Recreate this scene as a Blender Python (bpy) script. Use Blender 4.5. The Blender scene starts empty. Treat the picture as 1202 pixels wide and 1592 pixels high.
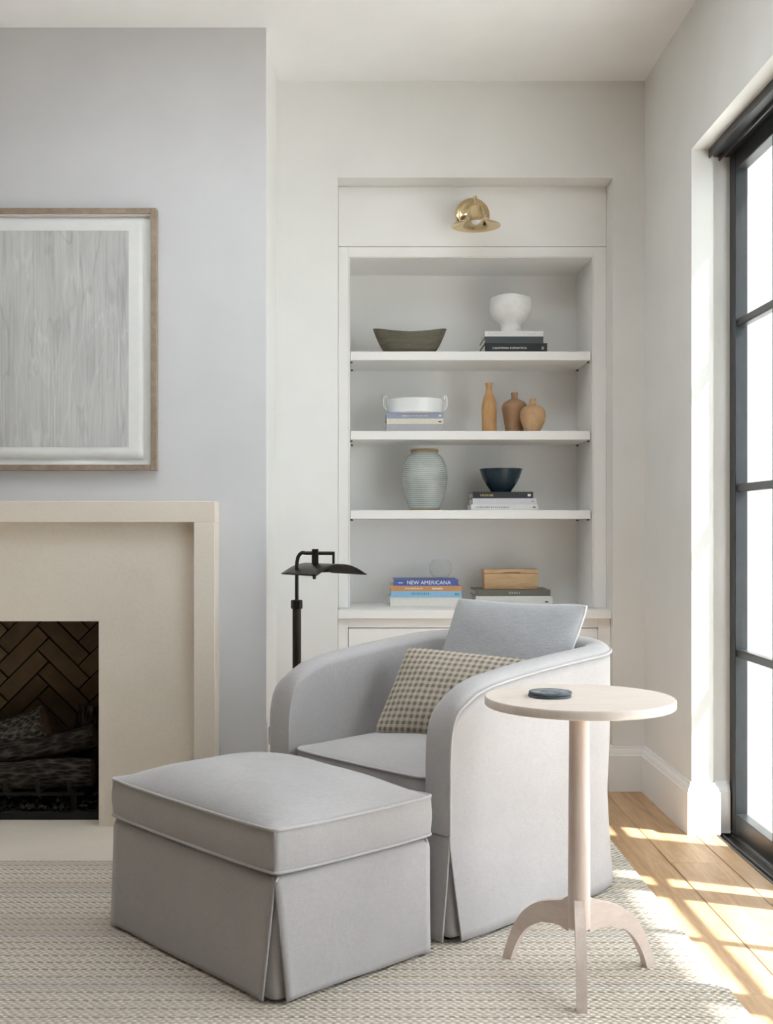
import bpy, bmesh, math, random
from mathutils import Vector, Matrix

random.seed(7)
SC = bpy.context.scene
COL = SC.collection
PI = math.pi

# ------------------------------------------------------------------ camera
F, CX, CY, EYE = 1776.0, 565.0, 822.0, 1.1       # focal length and principal point of the 1202x1592 frame
cam_d = bpy.data.cameras.new('camera')
cam_d.sensor_fit = 'AUTO'
cam_d.sensor_width = 36.0
cam_d.lens = F / 1592.0 * 36.0
cam_d.shift_x = (601.0 - CX) / 1592.0
cam_d.shift_y = (CY - 796.0) / 1592.0
cam_d.clip_start = 0.05
cam = bpy.data.objects.new('camera', cam_d)
COL.objects.link(cam)
cam.location = (0, 0, EYE)
cam.rotation_euler = (PI / 2, 0, 0)
SC.camera = cam

# ------------------------------------------------------------------ world, sun, window light, exposure
W = bpy.data.worlds.new('sky')
SC.world = W
W.use_nodes = True
bg = W.node_tree.nodes['Background']
bg.inputs['Color'].default_value = (0.88, 0.94, 1.0, 1)
bg.inputs['Strength'].default_value = 3.8

sun_d = bpy.data.lights.new('sun', 'SUN')
sun_d.energy = 12.0
sun_d.angle = math.radians(1.6)
sun_d.color = (1.0, 0.965, 0.91)
sun = bpy.data.objects.new('sun', sun_d)
COL.objects.link(sun)
sun.location = (6, 0, 8)
SUN_DIR = Vector((-1.0, 0.40, -1.55)).normalized()
sun.rotation_euler = SUN_DIR.to_track_quat('-Z', 'Y').to_euler()

vs = SC.view_settings
vs.view_transform = 'Standard'
vs.look = 'None'
vs.gamma = 1.0
vs.exposure = 0.76
vs.use_curve_mapping = False
SC.cycles.use_denoising = True
SC.cycles.max_bounces = 10
SC.cycles.diffuse_bounces = 6
SC.cycles.transparent_max_bounces = 12
SC.cycles.sample_clamp_indirect = 8.0


def at(px, py, Y):
    return Vector(((px - CX) * Y / F, Y, EYE - (py - CY) * Y / F))


# ------------------------------------------------------------------ materials
class Mat:
    """small wrapper around a node tree with one Principled shader"""
    def __init__(s, name, col=(0.8, 0.8, 0.8), rough=0.6, metal=0.0, spec=0.5):
        s.m = bpy.data.materials.new(name)
        s.m.use_nodes = True
        s.t = s.m.node_tree
        s.p = s.t.nodes['Principled BSDF']
        s.p.inputs['Base Color'].default_value = (*col, 1)
        s.p.inputs['Roughness'].default_value = rough
        s.p.inputs['Metallic'].default_value = metal
        s.p.inputs['Specular IOR Level'].default_value = spec
        s._co = None

    def n(s, typ, **kw):
        nd = s.t.nodes.new(typ)
        for k, v in kw.items():
            setattr(nd, k, v)
        return nd

    def l(s, a, b):
        s.t.links.new(a, b)

    def co(s, scale=(1, 1, 1), kind='Object', rot=(0, 0, 0)):
        tc = s.n('ShaderNodeTexCoord')
        mp = s.n('ShaderNodeMapping')
        mp.inputs['Scale'].default_value = scale
        mp.inputs['Rotation'].default_value = rot
        s.l(tc.outputs[kind], mp.inputs['Vector'])
        return mp.outputs['Vector']

    def noise(s, vec, scale=5, detail=4, rough=0.55, dist=0.0):
        nd = s.n('ShaderNodeTexNoise')
        nd.inputs['Scale'].default_value = scale
        nd.inputs['Detail'].default_value = detail
        nd.inputs['Roughness'].default_value = rough
        nd.inputs['Distortion'].default_value = dist
        s.l(vec, nd.inputs['Vector'])
        return nd.outputs['Fac']

    def math(s, op, a, b=None, c=None):
        nd = s.n('ShaderNodeMath', operation=op)
        for i, v in enumerate((a, b, c)):
            if v is None:
                continue
            if isinstance(v, (int, float)):
                nd.inputs[i].default_value = v
            else:
                s.l(v, nd.inputs[i])
        return nd.outputs[0]

    def xyz(s, vec):
        nd = s.n('ShaderNodeSeparateXYZ')
        s.l(vec, nd.inputs[0])
        return nd.outputs

    def ramp(s, fac, stops):
        nd = s.n('ShaderNodeValToRGB')
        cr = nd.color_ramp
        while len(cr.elements) < len(stops):
            cr.elements.new(0.5)
        for e, (p, c) in zip(cr.elements, stops):
            e.position = p
            e.color = (*c, 1)
        s.l(fac, nd.inputs['Fac'])
        return nd.outputs['Color']

    def mix(s, fac, a, b, mode='MIX'):
        nd = s.n('ShaderNodeMix', data_type='RGBA', blend_type=mode)
        for sock, v in ((nd.inputs[0], fac), (nd.inputs[6], a), (nd.inputs[7], b)):
            if isinstance(v, (int, float)):
                sock.default_value = v
            elif isinstance(v, tuple):
                sock.default_value = (*v, 1)
            else:
                s.l(v, sock)
        return nd.outputs[2]

    def base(s, sock):
        s.l(sock, s.p.inputs['Base Color'])
        return s

    def bump(s, h, strength=0.2, dist=0.01):
        nd = s.n('ShaderNodeBump')
        nd.inputs['Strength'].default_value = strength
        nd.inputs['Distance'].default_value = dist
        s.l(h, nd.inputs['Height'])
        s.l(nd.outputs['Normal'], s.p.inputs['Normal'])
        return s


M = {}


def paint(name, col, rough=0.55, var=0.02, bump=0.05):
    m = Mat(name, col, rough, spec=0.35)
    v = m.co()
    nz = m.noise(v, 3.0, 3)
    lo = tuple(max(0, c - var) for c in col)
    hi = tuple(min(1, c + var) for c in col)
    m.base(m.ramp(nz, [(0.3, lo), (0.7, hi)]))
    m.bump(m.noise(v, 260, 2), bump, 0.0015)
    M[name] = m.m
    return m


paint('wall_paint', (0.790, 0.784, 0.766), 0.6)
paint('chimney_front_dimmed', (0.615, 0.608, 0.620), 0.6)  # wall paint with the front's cooler, dimmer light put into the colour
paint('ceiling_paint', (0.89, 0.89, 0.895), 0.7)
paint('trim_paint', (0.850, 0.845, 0.835), 0.35, 0.01, 0.02)
paint('joinery_paint', (0.885, 0.878, 0.862), 0.38, 0.01, 0.02)
paint('plaster_white', (0.80, 0.80, 0.78), 0.8)
paint('garden_render', (0.34, 0.35, 0.335), 0.85)
paint('soot_black', (0.012, 0.011, 0.010), 0.9, 0.004, 0.3)
paint('shadow_gap', (0.03, 0.03, 0.03), 0.8, 0.0)

# limestone of the fireplace
m = Mat('limestone', (0.62, 0.55, 0.46), 0.62, spec=0.3)
v = m.co()
c1 = m.ramp(m.noise(v, 2.2, 5), [(0.3, (0.71, 0.635, 0.54)), (0.7, (0.775, 0.705, 0.615))])
c2 = m.ramp(m.noise(v, 140, 3), [(0.35, (0.955, 0.95, 0.94)), (0.65, (1, 1, 1))])
m.base(m.mix(1.0, c1, c2, 'MULTIPLY'))
m.bump(m.noise(v, 90, 4), 0.12, 0.002)
M['limestone'] = m.m

# fire bricks
m = Mat('fire_brick', (0.16, 0.11, 0.07), 0.85, spec=0.2)
v = m.co()
oi = m.n('ShaderNodeObjectInfo')
c1 = m.ramp(m.noise(v, 14, 5), [(0.3, (0.085, 0.060, 0.036)), (0.7, (0.135, 0.096, 0.058))])
c2 = m.ramp(oi.outputs['Random'], [(0, (0.75, 0.75, 0.75)), (1, (1.05, 1.0, 0.95))])
m.base(m.mix(1.0, c1, c2, 'MULTIPLY'))
m.bump(m.noise(v, 60, 4), 0.4, 0.003)
M['fire_brick'] = m.m

# oak boards
def wood(name, dark, light, axis_scale, rough=0.45, ring=9.0, bump=0.08, rnd=0.0, knots=False):
    m = Mat(name, light, rough, spec=0.35)
    v = m.co(axis_scale)
    oi = m.n('ShaderNodeObjectInfo')
    add = m.n('ShaderNodeVectorMath', operation='ADD')
    m.l(v, add.inputs[0])
    cmb = m.n('ShaderNodeCombineXYZ')
    r = m.math('MULTIPLY', oi.outputs['Random'], 37.0)
    for i in range(3):
        m.l(r, cmb.inputs[i])
    m.l(cmb.outputs[0], add.inputs[1])
    vv = add.outputs[0]
    g = m.noise(vv, ring, 6, 0.6, 0.8)
    fine = m.noise(vv, ring * 7, 4, 0.7, 0.2)
    f = m.math('ADD', m.math('MULTIPLY', g, 0.7), m.math('MULTIPLY', fine, 0.3))
    mid = tuple((a + b) / 2 for a, b in zip(dark, light))
    c = m.ramp(f, [(0.32, dark), (0.5, mid), (0.68, light)])
    if rnd:
        k = m.ramp(oi.outputs['Random'], [(0, (1 - rnd,) * 3), (1, (1 + rnd * .3, 1 + rnd * .3, 1 + rnd * .3))])
        c = m.mix(1.0, c, k, 'MULTIPLY')
    if knots:
        vo = m.n('ShaderNodeTexVoronoi')
        vo.inputs['Scale'].default_value = 1.0
        mp = m.co((5.0, 2.2, 1.0))
        a2 = m.n('ShaderNodeVectorMath', operation='ADD')
        m.l(mp, a2.inputs[0]); m.l(cmb.outputs[0], a2.inputs[1])
        m.l(a2.outputs[0], vo.inputs['Vector'])
        kf = m.ramp(vo.outputs['Distance'], [(0.03, (1, 1, 1)), (0.10, (0, 0, 0))])
        c = m.mix(m.math('MULTIPLY', kf, 0.75), c, (0.16, 0.085, 0.04))
    m.base(c)
    m.bump(f, bump, 0.004)
    M[name] = m.m
    return m


wood('oak_floor', (0.33, 0.185, 0.085), (0.62, 0.41, 0.235), (7.0, 0.7, 1.0), 0.42, 3.0, 0.10, 0.18, True)
wood('bleached_oak', (0.60, 0.485, 0.425), (0.735, 0.635, 0.575), (14.0, 14.0, 1.2), 0.5, 3.0, 0.06)
wood('bleached_oak_top', (0.66, 0.565, 0.50), (0.76, 0.67, 0.60), (2.0, 14.0, 1.0), 0.45, 3.0, 0.05)
wood('bleached_oak_leg', (0.60, 0.485, 0.425), (0.735, 0.635, 0.575), (3.0, 14.0, 9.0), 0.5, 3.0, 0.06)
wood('frame_wood', (0.23, 0.17, 0.125), (0.38, 0.295, 0.23), (6, 6, 6), 0.5, 4.0, 0.05)
wood('box_wood', (0.50, 0.315, 0.155), (0.66, 0.46, 0.27), (3.0, 8, 14.0), 0.5, 4.0, 0.05)
wood('turned_wood_honey', (0.44, 0.235, 0.095), (0.62, 0.38, 0.18), (16, 16, 5), 0.55, 2.0, 0.12)
wood('turned_wood_brown', (0.33, 0.185, 0.100), (0.48, 0.30, 0.175), (14, 14, 5), 0.55, 2.0, 0.12)
wood('turned_wood_tan', (0.46, 0.275, 0.140), (0.63, 0.42, 0.24), (12, 12, 8), 0.55, 2.0, 0.12)
wood('weathered_bowl', (0.10, 0.088, 0.062), (0.185, 0.168, 0.125), (3, 12, 24), 0.7, 3.0, 0.3)


def fabric(name, col, var=0.07, slub=0.0, crumple=0.22):
    """linen: two thread directions, cloudy unevenness, soft rumples in the bump"""
    m = Mat(name, col, 0.92, spec=0.15)
    m.p.inputs['Sheen Weight'].default_value = 0.2
    m.p.inputs['Sheen Roughness'].default_value = 0.5
    v = m.co()
    lo = tuple(c * (1 - var) for c in col)
    hi = tuple(min(1, c * (1 + var)) for c in col)
    cloud = m.noise(v, 5.0, 5, 0.6)
    thr = m.noise(m.co((330, 330, 60)), 1.0, 3)
    thr2 = m.noise(m.co((60, 60, 330)), 1.0, 3)
    w = m.math('ADD', m.math('MULTIPLY', thr, 0.5), m.math('MULTIPLY', thr2, 0.5))
    f = m.math('ADD', m.math('MULTIPLY', cloud, 0.4), m.math('MULTIPLY', w, 0.6))
    c = m.ramp(f, [(0.38, lo), (0.62, hi)])
    if slub:
        s1 = m.noise(m.co((28, 28, 420)), 1.0, 3)
        s2 = m.noise(m.co((300, 300, 22)), 1.0, 3)
        c = m.mix(1.0, c, m.ramp(m.math('MULTIPLY', s1, s2), [(0.12, (1 - slub,) * 3), (0.42, (1 + slub * .4,) * 3)]), 'MULTIPLY')
    m.base(c)
    rum = m.noise(v, 9.0, 3, 0.5, 0.8)
    h = m.math('ADD', m.math('MULTIPLY', w, 0.035), m.math('MULTIPLY', rum, crumple))
    m.bump(h, 0.55, 0.02)
    M[name] = m.m
    return m


fabric('grey_linen', (0.445, 0.424, 0.422))
fabric('grey_linen_piping', (0.500, 0.478, 0.474), crumple=0)
fabric('blue_grey_linen', (0.455, 0.460, 0.475), slub=0.16)
fabric('pale_piping', (0.66, 0.66, 0.66), crumple=0)

# checked cushion cloth (uses the cushion's own UV map, in metres)
m = Mat('checked_cloth', (0.5, 0.45, 0.4), 0.95, spec=0.1)
uvv = m.co(kind='UV')
nz = m.n('ShaderNodeTexNoise'); nz.inputs['Scale'].default_value = 30; nz.inputs['Detail'].default_value = 3
m.l(uvv, nz.inputs['Vector'])
jit = m.n('ShaderNodeVectorMath', operation='SCALE'); jit.inputs['Scale'].default_value = 0.006
sub = m.n('ShaderNodeVectorMath', operation='SUBTRACT'); sub.inputs[1].default_value = (.5, .5, .5)
m.l(nz.outputs['Color'], sub.inputs[0]); m.l(sub.outputs[0], jit.inputs[0])
ad = m.n('ShaderNodeVectorMath', operation='ADD'); m.l(uvv, ad.inputs[0]); m.l(jit.outputs[0], ad.inputs[1])
X, Y, Z = m.xyz(ad.outputs[0])
per = 0.0205
def band(a, p):
    s_ = m.math('SINE', m.math('MULTIPLY', a, 2 * PI / p))
    return m.math('ADD', m.math('MULTIPLY', s_, 1.6), 0.55)
bx_ = m.n('ShaderNodeClamp'); m.l(band(X, per), bx_.inputs[0])
by_ = m.n('ShaderNodeClamp'); m.l(band(Y, per), by_.inputs[0])
both = m.math('MULTIPLY', bx_.outputs[0], by_.outputs[0])
one = m.math('MAXIMUM', bx_.outputs[0], by_.outputs[0])
c = m.mix(one, (0.55, 0.50, 0.43), (0.44, 0.385, 0.32))
c = m.mix(both, c, (0.225, 0.188, 0.148))
fine = m.noise(m.co((500, 500, 500), 'UV'), 1.0, 3)
c = m.mix(1.0, c, m.ramp(fine, [(0.3, (0.85, 0.85, 0.85)), (0.7, (1.1, 1.1, 1.1))]), 'MULTIPLY')
m.base(c)
m.bump(m.math('ADD', m.math('MULTIPLY', both, 0.5), fine), 0.35, 0.002)
M['checked_cloth'] = m.m

# woven rug: rows of loops along X, dashed darker rows and dusty blue rows
m = Mat('woven_rug', (0.6, 0.55, 0.48), 0.97, spec=0.1)
v = m.co()
wob = m.n('ShaderNodeTexNoise'); wob.inputs['Scale'].default_value = 22; wob.inputs['Detail'].default_value = 2
m.l(v, wob.inputs['Vector'])
wsub = m.n('ShaderNodeVectorMath', operation='SUBTRACT'); wsub.inputs[1].default_value = (.5, .5, .5)
m.l(wob.outputs['Color'], wsub.inputs[0])
wsc = m.n('ShaderNodeVectorMath', operation='SCALE'); wsc.inputs['Scale'].default_value = 0.010
m.l(wsub.outputs[0], wsc.inputs[0])
wad = m.n('ShaderNodeVectorMath', operation='ADD'); m.l(v, wad.inputs[0]); m.l(wsc.outputs[0], wad.inputs[1])
X, Y, Z = m.xyz(wad.outputs[0])
row = m.math('FLOOR', m.math('MULTIPLY', Y, 1 / 0.0115))
stag = m.math('MULTIPLY', m.math('MODULO', row, 2.0), PI)
lx = m.math('SINE', m.math('ADD', m.math('MULTIPLY', X, 2 * PI / 0.021), stag))
ly = m.math('ABSOLUTE', m.math('SINE', m.math('MULTIPLY', Y, PI / 0.0115)))
loop = m.math('MULTIPLY', m.math('ADD', m.math('MULTIPLY', lx, 0.5), 0.5), ly)
yarn = m.noise(m.co((40, 260, 1)), 1.0, 3)
c = m.ramp(m.math('ADD', m.math('MULTIPLY', loop, 0.75), m.math('MULTIPLY', yarn, 0.35)),
           [(0.05, (0.40, 0.335, 0.265)), (0.40, (0.70, 0.635, 0.545)), (0.85, (0.81, 0.755, 0.67))])
def stripe(period, off, width):
    fr = m.math('FRACT', m.math('ADD', m.math('MULTIPLY', Y, 1 / period), off))
    d = m.math('ABSOLUTE', m.math('SUBTRACT', fr, 0.5))
    return m.math('LESS_THAN', d, width / period / 2)
dash = m.math('GREATER_THAN', m.math('SINE', m.math('MULTIPLY', X, 2 * PI / 0.024)), -0.35)
dk = m.math('MULTIPLY', m.math('MULTIPLY', stripe(0.046, 0.2, 0.0095), dash), 0.72)
c = m.mix(dk, c, (0.235, 0.195, 0.155))
wide = m.ramp(m.noise(m.co((0.15, 5.0, 1)), 1.0, 2), [(0.42, (0, 0, 0)), (0.60, (1, 1, 1))])
c = m.mix(m.math('MULTIPLY', wide, 0.40), c, (0.47, 0.40, 0.32))
bl = m.math('MULTIPLY', stripe(0.345, 0.62, 0.036), 0.24)
c = m.mix(bl, c, (0.44, 0.45, 0.50))
m.base(c)
m.bump(m.math('ADD', loop, m.math('MULTIPLY', yarn, 0.3)), 0.8, 0.006)
M['woven_rug'] = m.m

# ceramics, metals, glass, paper
def simple(name, col, rough, metal=0.0, spec=0.5, nscale=0, var=0.0, bump=0.0):
    m = Mat(name, col, rough, metal, spec)
    if nscale:
        v = m.co()
        nz = m.noise(v, nscale, 4)
        m.base(m.ramp(nz, [(0.3, tuple(c * (1 - var) for c in col)), (0.7, tuple(min(1, c * (1 + var)) for c in col))]))
        if bump:
            m.bump(nz, bump, 0.004)
    M[name] = m.m
    return m


simple('white_ceramic', (0.83, 0.83, 0.83), 0.3, nscale=30, var=0.05, bump=0.25)
simple('white_enamel', (0.84, 0.87, 0.87), 0.25, nscale=8, var=0.02)
simple('ink_blue_glaze', (0.012, 0.030, 0.045), 0.25, nscale=20, var=0.4)
simple('lip_clay', (0.33, 0.24, 0.14), 0.7, nscale=60, var=0.15)
simple('polished_brass', (0.72, 0.57, 0.34), 0.12, 1.0, nscale=4, var=0.03)
simple('dark_bronze', (0.032, 0.026, 0.021), 0.38, 0.7, nscale=20, var=0.2)
simple('black_steel', (0.030, 0.033, 0.036), 0.35, 0.4, nscale=20, var=0.1)
simple('track_metal', (0.20, 0.19, 0.18), 0.3, 0.9, nscale=20, var=0.1)
simple('pin_metal', (0.12, 0.11, 0.10), 0.5, 0.6)
simple('opal_bulb', (0.88, 0.90, 0.92), 0.2)
simple('paper_pages', (0.78, 0.76, 0.71), 0.9, nscale=200, var=0.05)
simple('mat_board', (0.80, 0.79, 0.765), 0.85, nscale=40, var=0.01)
simple('art_paper', (0.76, 0.755, 0.735), 0.9, nscale=30, var=0.02)
simple('coaster_slate', (0.085, 0.105, 0.125), 0.5, nscale=30, var=0.3)
simple('outlet_plastic', (0.80, 0.80, 0.79), 0.4)
simple('outlet_slot', (0.25, 0.25, 0.25), 0.6)
simple('dark_lining', (0.03, 0.028, 0.026), 0.9)
simple('paving', (0.74, 0.72, 0.68), 0.9, nscale=3, var=0.05)
simple('garden_green', (0.20, 0.25, 0.12), 0.9, nscale=14, var=0.4)
for nm, col in {'cover_black': (0.012, 0.013, 0.015), 'cover_slate': (0.055, 0.065, 0.075), 'cover_white': (0.74, 0.74, 0.73),
                'cover_lavender': (0.33, 0.36, 0.47), 'cover_cream': (0.72, 0.68, 0.57), 'cover_lilac': (0.46, 0.45, 0.475),
                'cover_ink': (0.014, 0.016, 0.02), 'cover_pearl': (0.62, 0.62, 0.66), 'cover_blue': (0.075, 0.12, 0.36),
                'cover_orange': (0.60, 0.30, 0.13), 'cover_sky': (0.28, 0.52, 0.74), 'cover_taupe': (0.135, 0.125, 0.10),
                'cover_ivory': (0.70, 0.70, 0.66), 'ink_white': (0.85, 0.87, 0.9), 'ink_grey': (0.35, 0.36, 0.38),
                'ink_gold': (0.42, 0.30, 0.13), 'ink_teal': (0.10, 0.34, 0.44), 'ink_dark': (0.06, 0.06, 0.07)}.items():
    simple(nm, col, 0.45, nscale=60, var=0.04)

# coaster top: pale agate figure in slate
m = Mat('coaster_top', (0.4, 0.4, 0.4), 0.35)
v = m.co()
m.base(m.ramp(m.noise(v, 16, 4, 0.6, 1.5), [(0.40, (0.085, 0.105, 0.125)), (0.52, (0.22, 0.25, 0.27)), (0.66, (0.50, 0.47, 0.42))]))
M['coaster_top'] = m.m

# celadon with thrown ribs
m = Mat('celadon_glaze', (0.42, 0.46, 0.43), 0.16)
v = m.co()
X, Y, Z = m.xyz(v)
rib = m.math('SINE', m.math('ADD', m.math('MULTIPLY', Z, 2 * PI / 0.0085), m.math('MULTIPLY', m.noise(v, 5, 2), 4.0)))
c = m.ramp(m.math('ADD', m.math('MULTIPLY', rib, 0.35), m.math('MULTIPLY', m.noise(v, 12, 4), 0.8)),
           [(0.02, (0.24, 0.275, 0.26)), (0.22, (0.40, 0.44, 0.42)), (0.8, (0.50, 0.53, 0.51))])
m.base(c)
m.bump(rib, 0.25, 0.004)
M['celadon_glaze'] = m.m

# charred logs
m = Mat('charred_bark', (0.05, 0.045, 0.04), 0.95, spec=0.1)
v = m.co((1, 1, 1))
vo = m.n('ShaderNodeTexVoronoi'); vo.inputs['Scale'].default_value = 1.0
m.l(m.co((22, 85, 85)), vo.inputs['Vector'])
c = m.ramp(vo.outputs['Distance'], [(0.05, (0.012, 0.010, 0.009)), (0.55, (0.038, 0.032, 0.026)), (0.8, (0.075, 0.066, 0.056))])
m.base(c)
m.bump(m.math('ADD', vo.outputs['Distance'], m.noise(m.co((10, 60, 60)), 1.0, 4)), 0.9, 0.02)
M['charred_bark'] = m.m
m = Mat('ashen_bark', (0.2, 0.18, 0.16), 0.95, spec=0.1)
vo = m.n('ShaderNodeTexVoronoi'); vo.inputs['Scale'].default_value = 1.0
m.l(m.co((45, 95, 95)), vo.inputs['Vector'])
m.base(m.ramp(vo.outputs['Distance'], [(0.1, (0.02, 0.017, 0.015)), (0.5, (0.065, 0.058, 0.050)), (0.8, (0.135, 0.125, 0.11))]))
m.bump(vo.outputs['Distance'], 0.9, 0.02)
M['ashen_bark'] = m.m
simple('log_end', (0.075, 0.036, 0.018), 0.9, nscale=25, var=0.6)

# the print: brushed grey wash of fine upright lines with slanting creases
m = Mat('grey_wash_print', (0.4, 0.4, 0.4), 0.9, spec=0.1)
v1 = m.noise(m.co((160, 1, 3.2)), 1.0, 4, 0.7)
v2 = m.noise(m.co((22, 1, 2.4), rot=(0, -0.42, 0)), 1.0, 5, 0.65, 1.2)
v3 = m.noise(m.co((3, 1, 1.5)), 1.0, 3)
v4 = m.noise(m.co((9, 1, 1.0)), 1.0, 3)
def crease(sc, ang, wd):
    nz_ = m.noise(m.co(sc, rot=(0, ang, 0)), 1.0, 3, 0.5, 0.6)
    d_ = m.math('ABSOLUTE', m.math('SUBTRACT', nz_, 0.5))
    return m.math('SUBTRACT', 1.0, m.math('MINIMUM', m.math('MULTIPLY', d_, 1 / wd), 1.0))
cr1 = crease((11, 1, 1.7), 0.36, 0.022)
cr2 = crease((8, 1, 1.3), 0.55, 0.018)
f0 = m.math('ADD', m.math('ADD', m.math('MULTIPLY', v1, 0.38), m.math('MULTIPLY', v2, 0.30)),
            m.math('ADD', m.math('MULTIPLY', v3, 0.16), m.math('MULTIPLY', v4, 0.16)))
f = m.math('ADD', f0, m.math('SUBTRACT', m.math('MULTIPLY', cr1, 0.07), m.math('MULTIPLY', cr2, 0.075)))
m.base(m.ramp(f, [(0.32, (0.34, 0.335, 0.33)), (0.50, (0.52, 0.515, 0.505)), (0.66, (0.66, 0.65, 0.635))]))
M['grey_wash_print'] = m.m

# glass
def glassy(name, tint, gloss, face=0.03):
    mt = bpy.data.materials.new(name)
    mt.use_nodes = True
    t = mt.node_tree
    t.nodes.clear()
    out = t.nodes.new('ShaderNodeOutputMaterial')
    tr = t.nodes.new('ShaderNodeBsdfTransparent'); tr.inputs[0].default_value = (*tint, 1)
    gl = t.nodes.new('ShaderNodeBsdfGlossy'); gl.inputs['Roughness'].default_value = 0.02
    lw = t.nodes.new('ShaderNodeLayerWeight'); lw.inputs['Blend'].default_value = 0.5
    pw = t.nodes.new('ShaderNodeMath'); pw.operation = 'POWER'; pw.inputs[1].default_value = 4.0
    fr = t.nodes.new('ShaderNodeMath'); fr.operation = 'MULTIPLY_ADD'; fr.inputs[1].default_value = gloss; fr.inputs[2].default_value = face
    t.links.new(lw.outputs['Facing'], pw.inputs[0]); t.links.new(pw.outputs[0], fr.inputs[0])
    mx = t.nodes.new('ShaderNodeMixShader')
    t.links.new(fr.outputs[0], mx.inputs[0])
    t.links.new(tr.outputs[0], mx.inputs[1]); t.links.new(gl.outputs[0], mx.inputs[2])
    t.links.new(mx.outputs[0], out.inputs[0])
    M[name] = mt


glassy('pane_glass', (0.965, 0.982, 0.985), 0.25)
glassy('clear_glass', (0.985, 0.99, 0.99), 0.30, 0.012)


# ------------------------------------------------------------------ geometry helpers
def tag(o, label=None, cat=None, group=None, kind=None):
    if label: o['label'] = label
    if cat: o['category'] = cat
    if group: o['group'] = group
    if kind: o['kind'] = kind
    return o


def thing(name, label, cat, loc=(0, 0, 0), rotz=0.0, group=None):
    o = bpy.data.objects.new(name, None)
    COL.objects.link(o)
    o.location = loc
    o.rotation_euler = (0, 0, rotz)
    o.empty_display_size = 0.05
    return tag(o, label, cat, group)


def link(name, me, mat, parent=None, loc=(0, 0, 0), rot=(0, 0, 0)):
    o = bpy.data.objects.new(name, me)
    COL.objects.link(o)
    o.location = loc
    o.rotation_euler = rot
    if mat is not None and not me.materials:
        me.materials.append(M[mat] if isinstance(mat, str) else mat)
    if parent is not None:
        o.parent = parent
    return o


def mesh(name, verts, faces, smooth=False):
    me = bpy.data.meshes.new(name)
    me.from_pydata([tuple(v) for v in verts], [], faces)
    bm = bmesh.new()
    bm.from_mesh(me)
    bmesh.ops.recalc_face_normals(bm, faces=bm.faces)
    bm.to_mesh(me)
    bm.free()
    if smooth:
        me.polygons.foreach_set('use_smooth', [True] * len(me.polygons))
    me.update()
    return me


def auto(me, deg=35):
    """smooth shading with hard edges above an angle"""
    bm = bmesh.new(); bm.from_mesh(me)
    lim = math.radians(deg)
    for e in bm.edges:
        e.smooth = not (len(e.link_faces) == 2 and e.calc_face_angle(0) > lim)
    for f in bm.faces:
        f.smooth = True
    bm.to_mesh(me); bm.free()
    return me


def box_mesh(name, x0, x1, y0, y1, z0, z1, bevel=0.0, segs=2):
    bm = bmesh.new()
    bmesh.ops.create_cube(bm, size=1.0)
    for v in bm.verts:
        v.co = Vector(((x0 + x1) / 2 + v.co.x * (x1 - x0), (y0 + y1) / 2 + v.co.y * (y1 - y0), (z0 + z1) / 2 + v.co.z * (z1 - z0)))
    if bevel:
        bmesh.ops.bevel(bm, geom=bm.edges[:], offset=bevel, segments=segs, profile=0.5, affect='EDGES')
    me = bpy.data.meshes.new(name)
    bm.to_mesh(me); bm.free()
    if bevel:
        auto(me, 40)
    return me


def box(name, x0, x1, y0, y1, z0, z1, mat, parent=None, bevel=0.0, segs=2):
    return link(name, box_mesh(name, x0, x1, y0, y1, z0, z1, bevel, segs), mat, parent)


def boxes_mesh(name, lst):
    vs_, fs = [], []
    for (x0, x1, y0, y1, z0, z1) in lst:
        b = len(vs_)
        vs_ += [(x, y, z) for z in (z0, z1) for y in (y0, y1) for x in (x0, x1)]
        fs += [tuple(b + i for i in q) for q in ((0, 2, 3, 1), (4, 5, 7, 6), (0, 1, 5, 4), (2, 6, 7, 3), (0, 4, 6, 2), (1, 3, 7, 5))]
    return mesh(name, vs_, fs)


def lathe_mesh(name, prof, segs=40, deg=40):
    """profile of (r, z) from the outside bottom up; closes at r = 0"""
    vs_, fs, rings = [], [], []
    for r, z in prof:
        if r < 1e-6:
            rings.append([len(vs_)]); vs_.append((0, 0, z))
        else:
            rings.append([len(vs_) + i for i in range(segs)])
            vs_ += [(r * math.cos(2 * PI * i / segs), r * math.sin(2 * PI * i / segs), z) for i in range(segs)]
    for a, b in zip(rings, rings[1:]):
        for i in range(segs):
            j = (i + 1) % segs
            if len(a) == 1 and len(b) == 1:
                continue
            if len(a) == 1: fs.append((a[0], b[j], b[i]))
            elif len(b) == 1: fs.append((a[i], a[j], b[0]))
            else: fs.append((a[i], a[j], b[j], b[i]))
    return auto(mesh(name, vs_, fs), deg)


def lathe(name, prof, mat, parent=None, loc=(0, 0, 0), segs=40, rot=(0, 0, 0)):
    return link(name, lathe_mesh(name, prof, segs), mat, parent, loc, rot)


def spline(pts, n=8, closed=False):
    """Catmull-Rom through points"""
    P = [Vector(p) for p in pts]
    out = []
    N = len(P)
    rng = range(N if closed else N - 1)
    for i in rng:
        if closed:
            p0, p1, p2, p3 = P[i - 1], P[i], P[(i + 1) % N], P[(i + 2) % N]
        else:
            p0 = P[i - 1] if i else P[0] * 2 - P[1]
            p1, p2 = P[i], P[i + 1]
            p3 = P[i + 2] if i + 2 < N else P[-1] * 2 - P[-2]
        for k in range(n):
            t = k / n
            out.append(0.5 * ((2 * p1) + (-p0 + p2) * t + (2 * p0 - 5 * p1 + 4 * p2 - p3) * t * t + (-p0 + 3 * p1 - 3 * p2 + p3) * t ** 3))
    if not closed:
        out.append(P[-1])
    return out


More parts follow.
